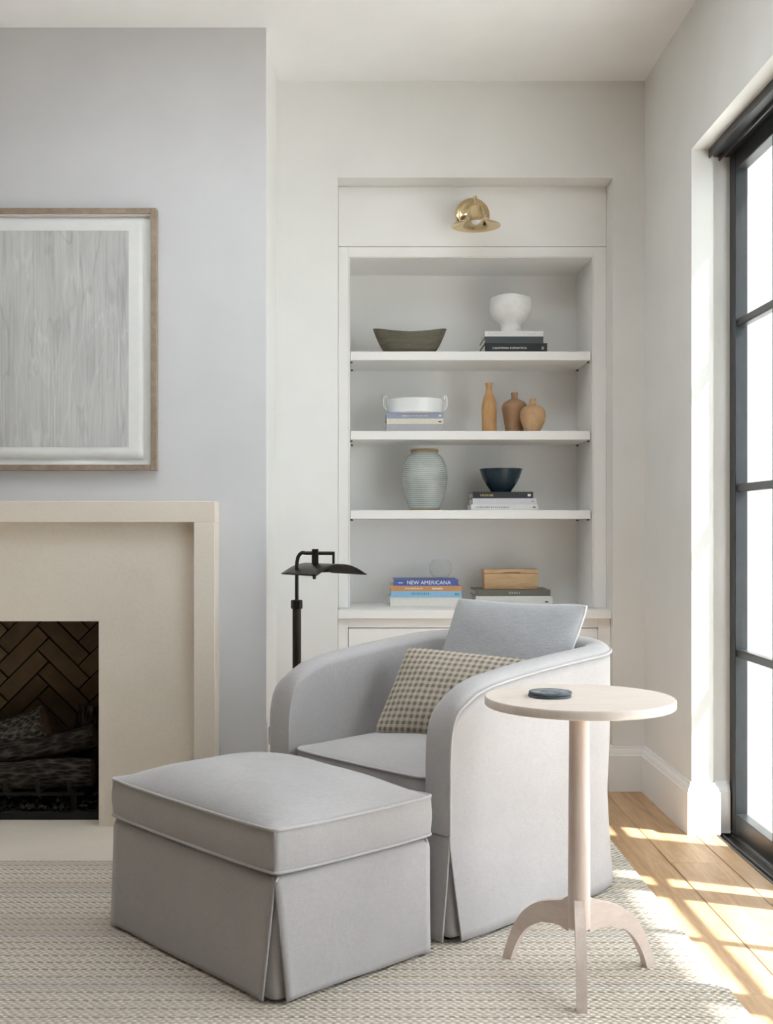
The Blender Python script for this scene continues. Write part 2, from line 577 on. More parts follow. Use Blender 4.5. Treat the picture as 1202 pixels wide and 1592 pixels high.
def tube_mesh(name, path, rad, segs=8, closed=False):
    P = [Vector(p) for p in path]
    N = len(P)
    R = rad if isinstance(rad, (list, tuple)) else [rad] * N
    vs_, fs = [], []
    prev = None
    for i, p in enumerate(P):
        if closed: t = P[(i + 1) % N] - P[i - 1]
        else: t = (P[min(i + 1, N - 1)] - P[max(i - 1, 0)])
        t.normalize()
        if prev is None:
            a = Vector((0, 0, 1)) if abs(t.z) < 0.9 else Vector((1, 0, 0))
            nrm = t.cross(a).normalized()
        else:
            nrm = (prev - t * prev.dot(t)).normalized()
        prev = nrm
        b = t.cross(nrm)
        for k in range(segs):
            an = 2 * PI * k / segs
            vs_.append(p + (nrm * math.cos(an) + b * math.sin(an)) * R[i])
    for i in range(N if closed else N - 1):
        j = (i + 1) % N
        for k in range(segs):
            k2 = (k + 1) % segs
            fs.append((i * segs + k, i * segs + k2, j * segs + k2, j * segs + k))
    if not closed:
        fs.append(tuple(range(segs)))
        fs.append(tuple((N - 1) * segs + k for k in range(segs)))
    return auto(mesh(name, vs_, fs), 50)


def tube(name, path, rad, mat, parent=None, segs=8, closed=False):
    return link(name, tube_mesh(name, path, rad, segs, closed), mat, parent)


def offset_path(path, d):
    """offset an open plan polyline to its right by d with mitres"""
    P = [Vector((p[0], p[1])) for p in path]
    out = []
    for i, p in enumerate(P):
        ns = []
        if i > 0:
            t = (P[i] - P[i - 1]).normalized(); ns.append(Vector((t.y, -t.x)))
        if i < len(P) - 1:
            t = (P[i + 1] - P[i]).normalized(); ns.append(Vector((t.y, -t.x)))
        if len(ns) == 1:
            out.append(p + ns[0] * d)
        else:
            n_ = (ns[0] + ns[1]).normalized()
            out.append(p + n_ * (d / max(0.2, n_.dot(ns[0]))))
    return out


def sweep(name, path, prof, mat, parent=None):
    """prof = (distance from wall, z) list, closed section"""
    cols = [offset_path(path, d) for d, z in prof]
    K, N = len(prof), len(path)
    vs_ = [(cols[k][i].x, cols[k][i].y, prof[k][1]) for i in range(N) for k in range(K)]
    fs = []
    for i in range(N - 1):
        for k in range(K):
            k2 = (k + 1) % K
            fs.append((i * K + k, i * K + k2, (i + 1) * K + k2, (i + 1) * K + k))
    fs.append(tuple(range(K))); fs.append(tuple((N - 1) * K + k for k in range(K)))
    return link(name, mesh(name, vs_, fs), mat, parent)


def prism_mesh(name, poly, z0, z1):
    n = len(poly)
    vs_ = [(x, y, z0) for x, y in poly] + [(x, y, z1) for x, y in poly]
    fs = [tuple(range(n)), tuple(n + i for i in range(n))] + [(i, (i + 1) % n, n + (i + 1) % n, n + i) for i in range(n)]
    return mesh(name, vs_, fs)


def struct(o):
    o['kind'] = 'structure'
    return o


# ------------------------------------------------------------------ the room
ZC = 2.981                 # ceiling height
YB = 4.80                  # back wall
YC = 4.288                 # chimney breast face
XR = 1.184                 # right wall
XL, YF_ = -3.6, -2.4       # left and rear walls (behind the camera)
DR0, DR1 = 1.63, 4.12      # door opening along Y
D2 = (-1.59, -0.76)         # unseen second opening nearer the camera, added for fill light
ZH = 2.470                 # head of the opening
NX0, NX1, NZ = -0.108, 1.0486, 2.5757   # recess for the bookcase
CBX0, CBX1 = -2.556, -0.3646            # chimney breast

floor = struct(box('floor', XL - .3, 1.50, YF_ - .3, 5.45, -0.12, -0.018, 'soot_black'))
SK0 = (-1.30, 0.50, 2.45, 3.50)      # skylight added for top light, nearer than the ceiling in view
ceiling = struct(link('ceiling', boxes_mesh('ceiling', [
    (XL - .3, SK0[0], YF_ - .3, 5.45, ZC, ZC + .5), (SK0[1], 1.50, YF_ - .3, 5.45, ZC, ZC + .5),
    (SK0[0], SK0[1], YF_ - .3, SK0[2], ZC, ZC + .5), (SK0[0], SK0[1], SK0[3], 5.45, ZC, ZC + .5)]), 'ceiling_paint'))
skl = struct(box('added_skylight_1', SK0[0] - .03, SK0[1] + .03, SK0[2] - .03, SK0[3] + .03, ZC + .500, ZC + .512, 'pane_glass'))  # unseen glazing over the added skylight

# boards: 183 mm wide, running away from the camera; hidden ones under the rug stay one sheet
BW = 0.183
plank_cache = {}
def plank(x0, y0, y1, w=BW):
    key = (round(w, 4), round(y1 - y0, 3))
    if key not in plank_cache:
        me = box_mesh('floor_board', 0.0008, w - 0.0008, 0.0008, y1 - y0 - 0.0008, -0.018, 0.0, 0.0016, 1)
        me.materials.append(M['oak_floor'])
        plank_cache[key] = me
    o = link('floor_board', plank_cache[key], None, floor, (x0, y0, 0))
    return o

JX = 1.010
cuts = {2: [0.1, 2.2, 4.45], 1: [1.35, 3.35, 4.8], 0: [1.35, 3.762, 5.2], -1: [0.6, 2.7, 4.9], -2: [1.2, 3.2, 4.8], -3: [0.5, 2.9, 4.8],
        -4: [1.3, 3.6, 4.8]}
for i in range(-26, 2):
    x0 = JX + i * BW
    ys = cuts.get(i, [1.0 + (i * 7 % 5) * 0.3, 3.1 + (i * 3 % 4) * 0.2])
    ys = [YF_] + [y for y in ys if YF_ < y < 4.79] + [4.845 if x0 + BW > NX0 and x0 < NX1 else 4.8]
    if x0 < CBX1:
        ys = [y for y in ys if y < 3.7] + [3.757]
        if x0 + BW > CBX1 - 0.02 or x0 < -2.6:
            pass
    w = BW if i < 1 else 1.268 - x0
    for a, b in zip(ys, ys[1:]):
        if b - a > 0.05:
            plank(x0, a, b, w)

# back wall around the bookcase recess
wall_back = struct(link('wall_back', boxes_mesh('wall_back', [
    (CBX1 - .2, NX0, YB, 5.40, 0, ZC), (NX1, 1.50, YB, 5.40, 0, ZC), (NX0, NX1, YB, 5.40, NZ, ZC), (XL - .3, CBX1 - .2, YB, 5.40, 0, ZC),
    (NX0, NX1, 5.31, 5.40, 0, NZ)]), 'wall_paint'))
# chimney breast with the firebox hole cut out of it
FX0, FX1, FZ = -1.946, -0.974, 0.7595
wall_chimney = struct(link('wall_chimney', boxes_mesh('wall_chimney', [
    (FX1 + .04, CBX1, YC, YB, 0, ZC), (CBX0, FX0 - .04, YC, YB, 0, ZC), (FX0 - .04, FX1 + .04, YC, YB, FZ + .25, ZC)]), 'chimney_front_dimmed'))
paint('bounce_cut_taupe', (0.26, 0.23, 0.20), 0.7)  # unseen walls darkened to cut bounce light from left and rear
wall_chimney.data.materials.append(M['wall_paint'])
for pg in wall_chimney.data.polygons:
    pg.material_index = 0 if pg.normal.y < -0.5 else 1  # only the front face carries the dimmed tone, sides keep the wall colour
struct(box('wall_left', XL - .3, XL, YF_ - .3, 5.40, 0, ZC, 'bounce_cut_taupe'))
struct(box('wall_rear', XL, 1.5, YF_ - .3, YF_, 0, ZC, 'bounce_cut_taupe'))
wall_right = struct(link('wall_right', boxes_mesh('wall_right', [
    (XR, 1.262, DR1, YB, 0, ZC), (1.262, 1.50, DR1 + .028, YB, 0, ZC),
    (XR, 1.50, D2[1], DR0, 0, ZC), (XR, 1.50, YF_, D2[0], 0, ZC), (XR, 1.50, D2[0], D2[1], ZH, ZC), (XR, 1.50, DR0, DR1, ZH, ZC), (1.262, 1.50, DR1, DR1 + .028, ZH, ZC)]), 'wall_paint'))

# skirting
SK = [(0.0, 0.0), (0.021, 0.0), (0.021, 0.150), (0.0175, 0.1545), (0.0165, 0.160), (0.0125, 0.170), (0.0075, 0.1775), (0.0065, 0.186), (0.0, 0.186)]
struct(sweep('baseboard_right', [(NX1, 4.842), (NX1, YB), (XR, YB), (XR, DR1), (1.262, DR1), (1.262, DR1 + .028), (1.3265, DR1 + .028)], SK, 'trim_paint'))
struct(sweep('baseboard_left', [(-0.5395, YC), (CBX1, YC), (CBX1, YB), (NX0, YB), (NX0, 4.842)], SK, 'trim_paint'))

# ------------------------------------------------------------------ sliding glass doors in the right wall
DX0, DX1 = 1.330, 1.375
MZ = [0.654, 1.246, 1.836]
GZ0, GZ1 = 0.080, 2.385
door_spans = [(4.148, 3.290), (3.290, 2.460), (2.460, 1.630), (-0.76, -1.59)]  # last span closes the opening added for fill light
for k, (y1, y0) in enumerate(door_spans):
    d = bpy.data.objects.new('door_%d' % (k + 1), None)
    COL.objects.link(d); d.location = (DX0, y0, 0)
    d['kind'] = 'structure'
    tag(d, ['black steel glazed door panel nearest the back corner', 'black steel glazed door panel, second from the back corner',
            'black steel glazed door panel, third from the back corner',
            'added unseen black steel glazed door panel, farthest from the back corner'][k])
    w = y1 - y0
    T = DX1 - DX0
    st = 0.052
    for a in (0.0, w - st - (0.012 if k == 0 else 0)):
        box('stile', 0, T, a, a + st + (0.012 if k == 0 and a > 0 else 0), 0.004, 2.448, 'black_steel', d, 0.002, 1)
    box('bottom_rail', 0.001, T - .001, st, w - st, 0.004, GZ0, 'black_steel', d, 0.002, 1)
    box('top_rail', 0.001, T - .001, st, w - st, GZ1, 2.447, 'black_steel', d, 0.002, 1)
    for z in MZ:
        box('glazing_bar', 0.006, T - .006, st, w - st, z - .0145, z + .0145, 'black_steel', d, 0.003, 1)
    ym = w / 2
    box('glazing_bar', 0.007, T - .007, ym - .0145, ym + .0145, GZ0, GZ1, 'black_steel', d)
    zs = [GZ0] + MZ + [GZ1]
    for j in range(4):
        for (a, b) in ((st, ym - .0145), (ym + .0145, w - st)):
            za, zb = zs[j] + (.0145 if j else 0), zs[j + 1] - (.0145 if j < 3 else 0)
            box('pane', 0.020, 0.026, a - .004, b + .004, za - .004, zb + .004, 'pane_glass', d)
    # slim bead around the glass
    for (a, b) in ((st, st + .008), (w - st - .008, w - st)):
        box('glazing_bead', 0.009, 0.020, a, b, GZ0, GZ1, 'black_steel', d)
# head track and floor track
t = bpy.data.objects.new('trim_1', None); COL.objects.link(t); t['kind'] = 'structure'; t.location = (1.245, DR0, 2.44)
box('track_channel', 0.0, 0.130, 0, DR1 - DR0 + .026, 0.008, 0.0295, 'black_steel', t, 0.002, 1)
box('track_lip', 0.0, 0.006, 0, DR1 - DR0 - .001, -0.004, 0.009, 'black_steel', t)
box('track_lip', 0.045, 0.050, 0, DR1 - DR0 + .026, -0.006, 0.009, 'track_metal', t)
t = bpy.data.objects.new('trim_2', None); COL.objects.link(t); t['kind'] = 'structure'; t.location = (1.268, DR0, 0)
box('track_bed', 0.0, 0.110, 0, DR1 - DR0 - .022, -0.018, -0.008, 'black_steel', t)
for a in (0.0, 0.020, 0.052):
    box('track_rail', a, a + .006, 0, DR1 - DR0 - .022, -0.009, 0.003, 'track_metal', t, 0.001, 1)

# ------------------------------------------------------------------ outside: terrace, garden wall, added sun blockers
struct(box('terrace_floor', 1.50, 9.0, -6.0, 8.0, -0.14, -0.02, 'paving'))
struct(box('door_sill', 1.378, 1.50, DR0, DR1 + .028, -0.14, -0.012, 'paving'))
struct(box('wall_garden', 1.9, 9.0, 6.60, 6.75, -0.02, 3.4, 'garden_render'))
struct(box('wall_house_return', 1.50, 1.62, 4.72, 6.60, -0.02, 3.4, 'garden_render'))
struct(box('sun_block_eave', 1.50, 2.62, -6.0, 3.46, 2.80, 2.95, 'plaster_white'))  # overhang added to keep sun off the chair, cut short to light the reveal
struct(box('added_shade_pier', 1.62, 1.76, 3.32, 3.76, -0.02, 2.80, 'plaster_white'))  # out-of-view pier added to shade the floor near the back corner
pl = thing('garden_planter', 'white rendered outdoor planter beyond the glass door', 'planter', (2.20, 5.35, -0.02))
box('body', -0.46, 0.46, -0.30, 0.30, 0.10, 0.845, 'garden_render', pl, 0.004, 1)
box('cap', -0.475, 0.475, -0.315, 0.315, 0.845, 0.905, 'plaster_white', pl, 0.004, 1)
for a in (-0.40, 0.32):
    for b in (-0.25, 0.17):
        box('foot', a, a + .08, b, b + .08, 0.0, 0.10, 'garden_green', pl)

# ------------------------------------------------------------------ fireplace
YI, YS = 4.205, 4.158          # inner panel and outer border faces
SX0, SX1, SZ = -2.379, -0.541, 1.2007
BR = 0.0765
fp = thing('fireplace_surround', 'pale limestone fireplace surround with a raised outer border', 'fireplace', ((SX0 + SX1) / 2, YC, 0))
ox, oy = (SX0 + SX1) / 2, YC
def fbox(name, x0, x1, y0, y1, z0, z1, mat='limestone', bev=0.0015):
    return box(name, x0 - ox, x1 - ox, y0 - oy, y1 - oy, z0, z1, mat, fp, bev, 1)
fbox('border_jamb', SX1 - BR, SX1, YS, YC, 0.004, SZ - BR)
fbox('border_jamb', SX0, SX0 + BR, YS, YC, 0.004, SZ - BR)
fbox('border_head', SX0, SX1, YS, YC, SZ - BR, SZ)
up = [(SX0 + BR, .004), (FX0, .004), (FX0, FZ), (FX1, FZ), (FX1, .004), (SX1 - BR, .004), (SX1 - BR, SZ - BR), (SX0 + BR, SZ - BR)]
vs_ = [(x - ox, y - oy, z) for y in (YI, YC) for x, z in up]
link('inner_panel', mesh('inner_panel', vs_, [(7, 0, 1, 2), (7, 2, 3, 6), (6, 3, 4, 5), (15, 10, 9, 8), (15, 14, 11, 10), (14, 13, 12, 11)] +
     [(i, (i + 1) % 8, 8 + (i + 1) % 8, 8 + i) for i in range(8)]), 'limestone', fp)
hearth = struct(box('hearth', SX0 - .02, SX1 + .002, 3.765, 4.66, -0.018, 0.004, 'limestone', None, 0.002, 1))
# firebox
YBk = 4.64
fb = thing('firebox', 'dark herringbone brick firebox inside the limestone surround', 'firebox', ((FX0 + FX1) / 2, YBk, 0))
fx, fy = (FX0 + FX1) / 2, YBk
box('back_wall', FX0 - .036 - fx, FX1 + .036 - fx, 0.018, 0.05, 0, 1.0, 'soot_black', fb)
box('side_wall', FX1 - fx, FX1 + .036 - fx, YC + .002 - fy, 0.018, 0.004, 1.0, 'fire_brick', fb)
box('side_wall', FX0 - .036 - fx, FX0 - fx, YC + .002 - fy, 0.018, 0.004, 1.0, 'fire_brick', fb)
box('smoke_shelf', FX0 - fx, FX1 - fx, YC + .002 - fy, 0.018, 0.95, 1.0, 'soot_black', fb)
bl_, bw_, jt = 0.229, 0.064, 0.005
brick = box_mesh('brick', -bl_ / 2, bl_ / 2, -0.012, 0.012, -bw_ / 2, bw_ / 2, 0.002, 1)
brick.materials.append(M['fire_brick'])
m_ = bw_ + jt
c45 = math.sqrt(0.5)
for i in range(-16, 17):
    for j in range(-6, 7):
        # double step lattice of a single herringbone
        for typ in (0, 1):
            gx = i * m_ + j * (bl_ + jt)
            gz = i * m_ - j * (bl_ + jt)
            if typ == 0:
                lx_, lz_ = gx + bl_ / 2, gz + bw_ / 2
            else:
                lx_, lz_ = gx - m_ + bw_ / 2, gz + bl_ / 2
            wx = (lx_ - lz_) * c45 + 0.02
            wz = (lx_ + lz_) * c45 + 0.40
            ex = (bl_ + bw_) / 2 * c45
            if FX0 - fx - ex * .5 < wx < FX1 - fx + ex * .5 and 0.03 < wz < 0.98:
                o = link('brick', brick, None, fb, (wx, 0.006 + random.uniform(-.002, .002), wz), (0, -PI / 4 if typ == 0 else PI / 4, 0))
box('ash_bed', FX0 - fx + .002, FX1 - fx - .002, 4.30 - fy, 0.0, 0.004, 0.03, 'soot_black', fb)

# grate and logs
gr = thing('fire_grate', 'black iron fire grate under the charred logs', 'grate', (-1.46, 4.44, 0.03))
for i in range(7):
    x = -0.36 + i * 0.12
    tube('bar', spline([(x, -0.17, 0.13), (x, -0.155, 0.085), (x, -0.05, 0.075), (x, 0.10, 0.075), (x, 0.14, 0.11)], 4), 0.008, 'soot_black', gr, 6)
for y in (-0.10, 0.09):
    box('cross_bar', -0.40, 0.40, y - .008, y + .008, 0.058, 0.070, 'soot_black', gr)
for x in (-0.36, 0.36):
    for y in (-0.10, 0.09):
        box('leg', x - .009, x + .009, y - .009, y + .009, 0.0, 0.060, 'soot_black', gr)


def log(p0, p1, r0, r1, label, bark='charred_bark', bend=0.02, seed=1):
    rnd = random.Random(seed)
    p0, p1 = Vector(p0), Vector(p1)
    L = (p1 - p0).length
    N, K = 12, 20
    vs_, fs = [], []
    ph = [rnd.uniform(0, 6) for _ in range(6)]
    for i in range(N + 1):
        t = i / N
        r = r0 + (r1 - r0) * t
        for k in range(K):
            a = 2 * PI * k / K
            rr = r * (1 + 0.07 * math.sin(3 * a + ph[0] + 2 * t) + 0.05 * math.sin(7 * a + ph[1] - 5 * t) + rnd.uniform(-.05, .05))
            vs_.append((t * L, rr * math.cos(a) + bend * math.sin(PI * t), rr * math.sin(a) + bend * .5 * math.sin(2 * PI * t)))
    for i in range(N):
        for k in range(K):
            k2 = (k + 1) % K
            fs.append((i * K + k, i * K + k2, (i + 1) * K + k2, (i + 1) * K + k))
    me = mesh('bark', vs_, fs, True)
    t = thing('fire_log', label, 'log', p0, 0, 'charred logs in the firebox')
    q = (p1 - p0).to_track_quat('X', 'Z')
    t.rotation_mode = 'QUATERNION'
    t.rotation_quaternion = q
    link('bark', me, bark, t)
    for i, x in ((0, -0.0), (N, L)):
        ring = [Vector(vs_[i * K + k]) for k in range(K)]
        c = sum(ring, Vector()) / K
        ev = [c + Vector(((-.004 if i == 0 else .004), 0, 0))] + [c + (p - c) * .97 for p in ring]
        link('cut_end', mesh('cut_end', ev, [(0, 1 + k, 1 + (k + 1) % K) for k in range(K)], True), 'log_end', t)
    return t


log((-1.72, 4.49, 0.20), (-1.235, 4.45, 0.350), 0.066, 0.060, 'thick ash-grey charred log at the left edge of the firebox', 'ashen_bark', 0.02, 3)
log((-1.62, 4.385, 0.175), (-1.035, 4.41, 0.305), 0.048, 0.043, 'long charred log sloping up to the right edge of the firebox', 'charred_bark', 0.015, 5)
log((-1.50, 4.355, 0.163), (-1.03, 4.36, 0.168), 0.048, 0.052, 'knotty charred log lying level at the bottom of the pile', 'charred_bark', -0.01, 8)
log((-1.115, 4.50, 0.13), (-1.085, 4.53, 0.40), 0.046, 0.040, 'upright charred log stub at the back of the pile', 'charred_bark', 0.01, 11)
log((-1.86, 4.40, 0.16), (-1.45, 4.50, 0.17), 0.05, 0.05, 'charred log at the far left end of the grate', 'charred_bark', 0.01, 13)
# lava granules: uncountable
ev, ef = [], []
rr_ = random.Random(4)
for i in range(900):
    x, y = rr_.uniform(FX0 + .03, FX1 - .05), rr_.uniform(4.315, 4.60)
    s = rr_.uniform(0.008, 0.017)
    b = len(ev)
    z = 0.032 + rr_.uniform(0, .055) * (1 if y > 4.34 else .35)
    dirs = [(1, 0, 0), (-1, 0, 0), (0, 1, 0), (0, -1, 0), (0, 0, 1), (0, 0, -1)]
    ev += [(x + d[0] * s * rr_.uniform(.6, 1.2), y + d[1] * s * rr_.uniform(.6, 1.2), z + d[2] * s * rr_.uniform(.6, 1.2)) for d in dirs]
    ef += [tuple(b + q for q in f_) for f_ in ((0, 2, 4), (2, 1, 4), (1, 3, 4), (3, 0, 4), (2, 0, 5), (1, 2, 5), (3, 1, 5), (0, 3, 5))]
o = link('lava_granules', mesh('lava_granules', ev, ef), 'soot_black')
tag(o, 'bed of small black lava granules under the fire grate', 'embers', kind='stuff')

# ------------------------------------------------------------------ framed print over the fireplace
PX0, PX1, PZ0, PZ1 = -2.150, -0.7702, 1.3178, 2.294
PY = 4.25
pf = thing('framed_print', 'large grey abstract print in a slim brown wood frame', 'picture', ((PX0 + PX1) / 2, YC, PZ0))
qx, qy, qz = (PX0 + PX1) / 2, YC, PZ0
def pbox(name, x0, x1, y0, y1, z0, z1, mat, bev=0.0):
    return box(name, x0 - qx, x1 - qx, y0 - qy, y1 - qy, z0 - qz, z1 - qz, mat, pf, bev, 1)
fw = 0.021
pbox('frame_side', PX1 - fw, PX1, PY, YC - .002, PZ0, PZ1, 'frame_wood', 0.0015)
pbox('frame_side', PX0, PX0 + fw, PY, YC - .002, PZ0, PZ1, 'frame_wood', 0.0015)
pbox('frame_top', PX0 + fw, PX1 - fw, PY, YC - .002, PZ1 - fw, PZ1, 'frame_wood', 0.0015)
pbox('frame_bottom', PX0 + fw, PX1 - fw, PY, YC - .002, PZ0, PZ0 + fw, 'frame_wood', 0.0015)
pbox('backing_board', PX0 + fw, PX1 - fw, YC - .012, YC - .003, PZ0 + fw, PZ1 - fw, 'mat_board')
for nm, a in (('spacer', (PX1 - fw - .004, PX1 - fw, PZ0 + fw, PZ1 - fw)), ('spacer', (PX0 + fw, PX0 + fw + .004, PZ0 + fw, PZ1 - fw)),
              ('spacer', (PX0 + fw + .004, PX1 - fw - .004, PZ1 - fw - .004, PZ1 - fw)), ('spacer', (PX0 + fw + .004, PX1 - fw - .004, PZ0 + fw, PZ0 + fw + .004))):
    pbox(nm, a[0], a[1], PY + .008, YC - .012, a[2], a[3], 'mat_board')
# floated sheet with slightly wavy deckle edge
SHX0, SHX1, SHZ0, SHZ1 = -2.098, -0.822, 1.362, 2.262
gv, gf = [], []
NXs, NZs = 60, 30
for j in range(NZs + 1):
    for i in range(NXs + 1):
        x = SHX0 + (SHX1 - SHX0) * i / NXs
        z = SHZ0 + (SHZ1 - SHZ0) * j / NZs
        lift = 0.003 * max(0.0, 1 - j / 1.5) * (1.2 + math.sin(i * .35))
        ed = 0.001 * math.sin(i * 1.7) if j in (0, NZs) else 0
        gv.append((x - qx, YC - .0165 - lift - qy, z + ed - qz))
for j in range(NZs):
    for i in range(NXs):
        a = j * (NXs + 1) + i
        gf.append((a, a + 1, a + NXs + 2, a + NXs + 1))
sh = link('paper_sheet', mesh('paper_sheet', gv, gf, True), 'art_paper', pf)
sm = sh.modifiers.new('thickness', 'SOLIDIFY'); sm.thickness = 0.0015; sm.offset = 0
IX0, IX1, IZ0, IZ1 = -2.042, -0.8775, 1.406, 2.214
gv, gf = [], []
for j in range(NZs + 1):
    for i in range(NXs + 1):
        x = IX0 + (IX1 - IX0) * i / NXs
        z = IZ0 + (IZ1 - IZ0) * j / NZs
        gv.append((x - qx, YC - .0195 - qy, z - qz))
for j in range(NZs):
    for i in range(NXs):
        a = j * (NXs + 1) + i
        gf.append((a, a + 1, a + NXs + 2, a + NXs + 1))
link('printed_area', mesh('printed_area', gv, gf), 'grey_wash_print', pf)

# outlet on the chimney side
ot = thing('wall_outlet', 'small white outlet plate on the side of the chimney breast', 'outlet', (CBX1, 4.335, 0.315))
box('plate', 0.0005, 0.006, -0.036, 0.036, -0.058, 0.058, 'outlet_plastic', ot, 0.002, 1)
box('receptacle', 0.0055, 0.008, -0.017, 0.017, -0.033, 0.033, 'outlet_slot', ot, 0.001, 1)

# ------------------------------------------------------------------ built-in bookcase
YFc, YBp = 4.926, 5.275     # face frame and back panel
OX0, OX1, OZ1 = -0.058, 0.987, 2.268
ZT = 0.758                  # countertop top
CXc = (NX0 + NX1) / 2
bc = thing('built_in_bookcase', 'white painted built-in bookcase with three open shelves in the wall recess', 'bookcase', (CXc, YFc, ZT))
def bbox(name, x0, x1, y0, y1, z0, z1, mat='joinery_paint', bev=0.0012, parent=None):
    return box(name, x0 - CXc, x1 - CXc, y0 - YFc, y1 - YFc, z0 - ZT, z1 - ZT, mat, parent or bc, bev, 1)
bbox('face_stile', NX0 + .0005, OX0 - .006, YFc, YFc + .022, ZT, OZ1 + .0475)
bbox('face_stile', OX1 + .006, NX1 - .0005, YFc, YFc + .022, ZT, OZ1 + .0475)
bbox('face_rail', OX0 - .006, OX1 + .006, YFc, YFc + .022, OZ1 + .006, OZ1 + .0475)
bbox('header_panel', NX0 + .0005, NX1 - .0005, YFc + .001, YFc + .022, OZ1 + .0495, NZ - .0005)
bbox('edge_bead', OX0 - .006, OX0, YFc - .003, YFc + .02, ZT, OZ1 + .006, bev=.002)
bbox('edge_bead', OX1, OX1 + .006, YFc - .003, YFc + .02, ZT, OZ1 + .006, bev=.002)
bbox('edge_bead', OX0, OX1, YFc - .003, YFc + .02, OZ1, OZ1 + .006, bev=.002)
bbox('side_panel', OX0 - .022, OX0 - .0002, YFc + .022, YBp, ZT, OZ1 + .02, bev=0)
bbox('side_panel', OX1 + .0002, OX1 + .022, YFc + .022, YBp, ZT, OZ1 + .02, bev=0)
bbox('top_panel', OX0 - .0002, OX1 + .0002, YFc + .022, YBp, OZ1 + .0005, OZ1 + .02, bev=0)
bbox('back_panel', OX0 - .022, OX1 + .022, YBp, YBp + .016, ZT, OZ1 + .02, bev=0)
SHELF = [(1.8666, 1.8288), (1.5228, 1.4852), (1.1807, 1.1423)]
for zt, zb in SHELF:
    s = bbox('shelf', OX0 + .0015, OX1 - .004, 4.940, YBp - .001, zb, zt, bev=.0015)
    for px_ in (OX0 + .006, OX1 - .006):
        for py_ in (4.985, 5.235):
            pn = lathe('shelf_pin', [(0, -.006), (.005, -.006), (.005, 0.0), (0, 0.0)], 'pin_metal', bc, (px_ - CXc, py_ - YFc, zb - ZT - .0002), 10)

ct = thing('countertop', 'white painted countertop ledge under the open shelves', 'countertop', (CXc, 4.818, ZT - .038))
box('slab', NX0 + .001 - CXc, NX1 - .001 - CXc, 0, YFc + .0 - 4.818, 0, 0.038, 'joinery_paint', ct, 0.002, 1)
box('slab_inside', OX0 - .0 - CXc, OX1 - CXc, YFc - 4.818, YBp - 4.818, 0.010, 0.038, 'joinery_paint', ct)

YD = 4.845
cb = thing('base_cabinet', 'white painted base cabinet with inset doors behind the armchair', 'cabinet', (CXc, YD, 0))
def cbox(name, x0, x1, y0, y1, z0, z1, mat='joinery_paint', bev=0.0012, parent=None):
    return box(name, x0 - CXc, x1 - CXc, y0 - YD, y1 - YD, z0, z1, mat, parent or cb, bev, 1)
DX_0, DX_1, DZ0, DZ1 = -0.0655, 0.9957, 0.150, 0.680
xm = (DX_0 + DX_1) / 2
cbox('face_stile', NX0 + .001, DX_0, YD, YD + .022, 0.09, ZT - .0385)
cbox('face_stile', DX_1, NX1 - .001, YD, YD + .022, 0.09, ZT - .0385)
cbox('face_rail', DX_0, DX_1, YD, YD + .022, DZ1, ZT - .0385)
cbox('face_rail', DX_0, DX_1, YD, YD + .022, 0.09, DZ0)
cbox('carcass', NX0 + .001, NX1 - .001, YD + .024, YBp, 0.09, ZT - .0385, 'dark_lining', 0)
cbox('toe_kick', NX0 + .001, NX1 - .001, YD + .05, YD + .066, 0.0, 0.09)
for a, b in ((DX_0 + .0025, xm - .0012), (xm + .0012, DX_1 - .0025)):
    dr = cbox('door', a, b, YD + .001, YD + .021, DZ0 + .0025, DZ1 - .0025)
for (x0, x1, z0, z1) in ((DX_0 - .008, DX_0 - .001, DZ0 - .008, DZ1 + .008), (DX_1 + .001, DX_1 + .008, DZ0 - .008, DZ1 + .008), (DX_0 - .001, DX_1 + .001, DZ1 + .001, DZ1 + .008)):
    cbox('door_bead', x0, x1, YD - .003, YD + .004, z0, z1, bev=.0015)

# ------------------------------------------------------------------ brass picture light
sc_ = thing('wall_sconce', 'polished brass wall sconce with a bell shade above the shelves', 'sconce', (0.470, YFc, 2.450))
lathe('backplate', [(0, 0), (.074, 0), (.074, .006), (.069, .011), (.060, .012), (.056, .017), (.046, .0185), (.040, .024), (.020, .030), (0, .031)],
      'polished_brass', sc_, (0, -0.0005, 0), 48, (PI / 2, 0, 0))
arm = spline([(0, -.028, 0.0), (0, -.060, .006), (0, -.095, .022), (0, -.128, .028), (0, -.148, .018), (0, -.152, .004)], 8)
tube('arm', arm, 0.0075, 'polished_brass', sc_, 12)
lathe('finial', [(0, -.010), (.006, -.010), (.006, .004), (.009, .006), (.009, .012), (.005, .017), (0, .018)], 'polished_brass', sc_, (0, -.128, .0315), 16)
lathe('socket_cup', [(0, .012), (.010, .012), (.014, .006), (.014, -.010), (.013, -.022), (0, -.022)], 'polished_brass', sc_, (0, -.152, -.004), 24)
sh_out = [(.016, .002), (.026, -.003), (.031, -.012), (.034, -.026), (.038, -.042), (.046, -.056), (.060, -.068), (.080, -.077), (.099, -.083), (.104, -.086)]
sh_in = [(.102, -.088), (.097, -.086), (.078, -.0795), (.058, -.0705), (.044, -.058), (.036, -.043), (.032, -.026), (.028, -.013), (.023, -.006), (.014, -.002)]
lathe('bell_shade', sh_out + sh_in + [(.016, .002)], 'polished_brass', sc_, (0, -.152, 0.002), 48)
lathe('bulb', [(0, -.086), (.010, -.084), (.018, -.078), (.022, -.068), (.021, -.056), (.014, -.042), (.012, -.022), (0, -.022)], 'opal_bulb', sc_, (0, -.152, 0.006), 24)

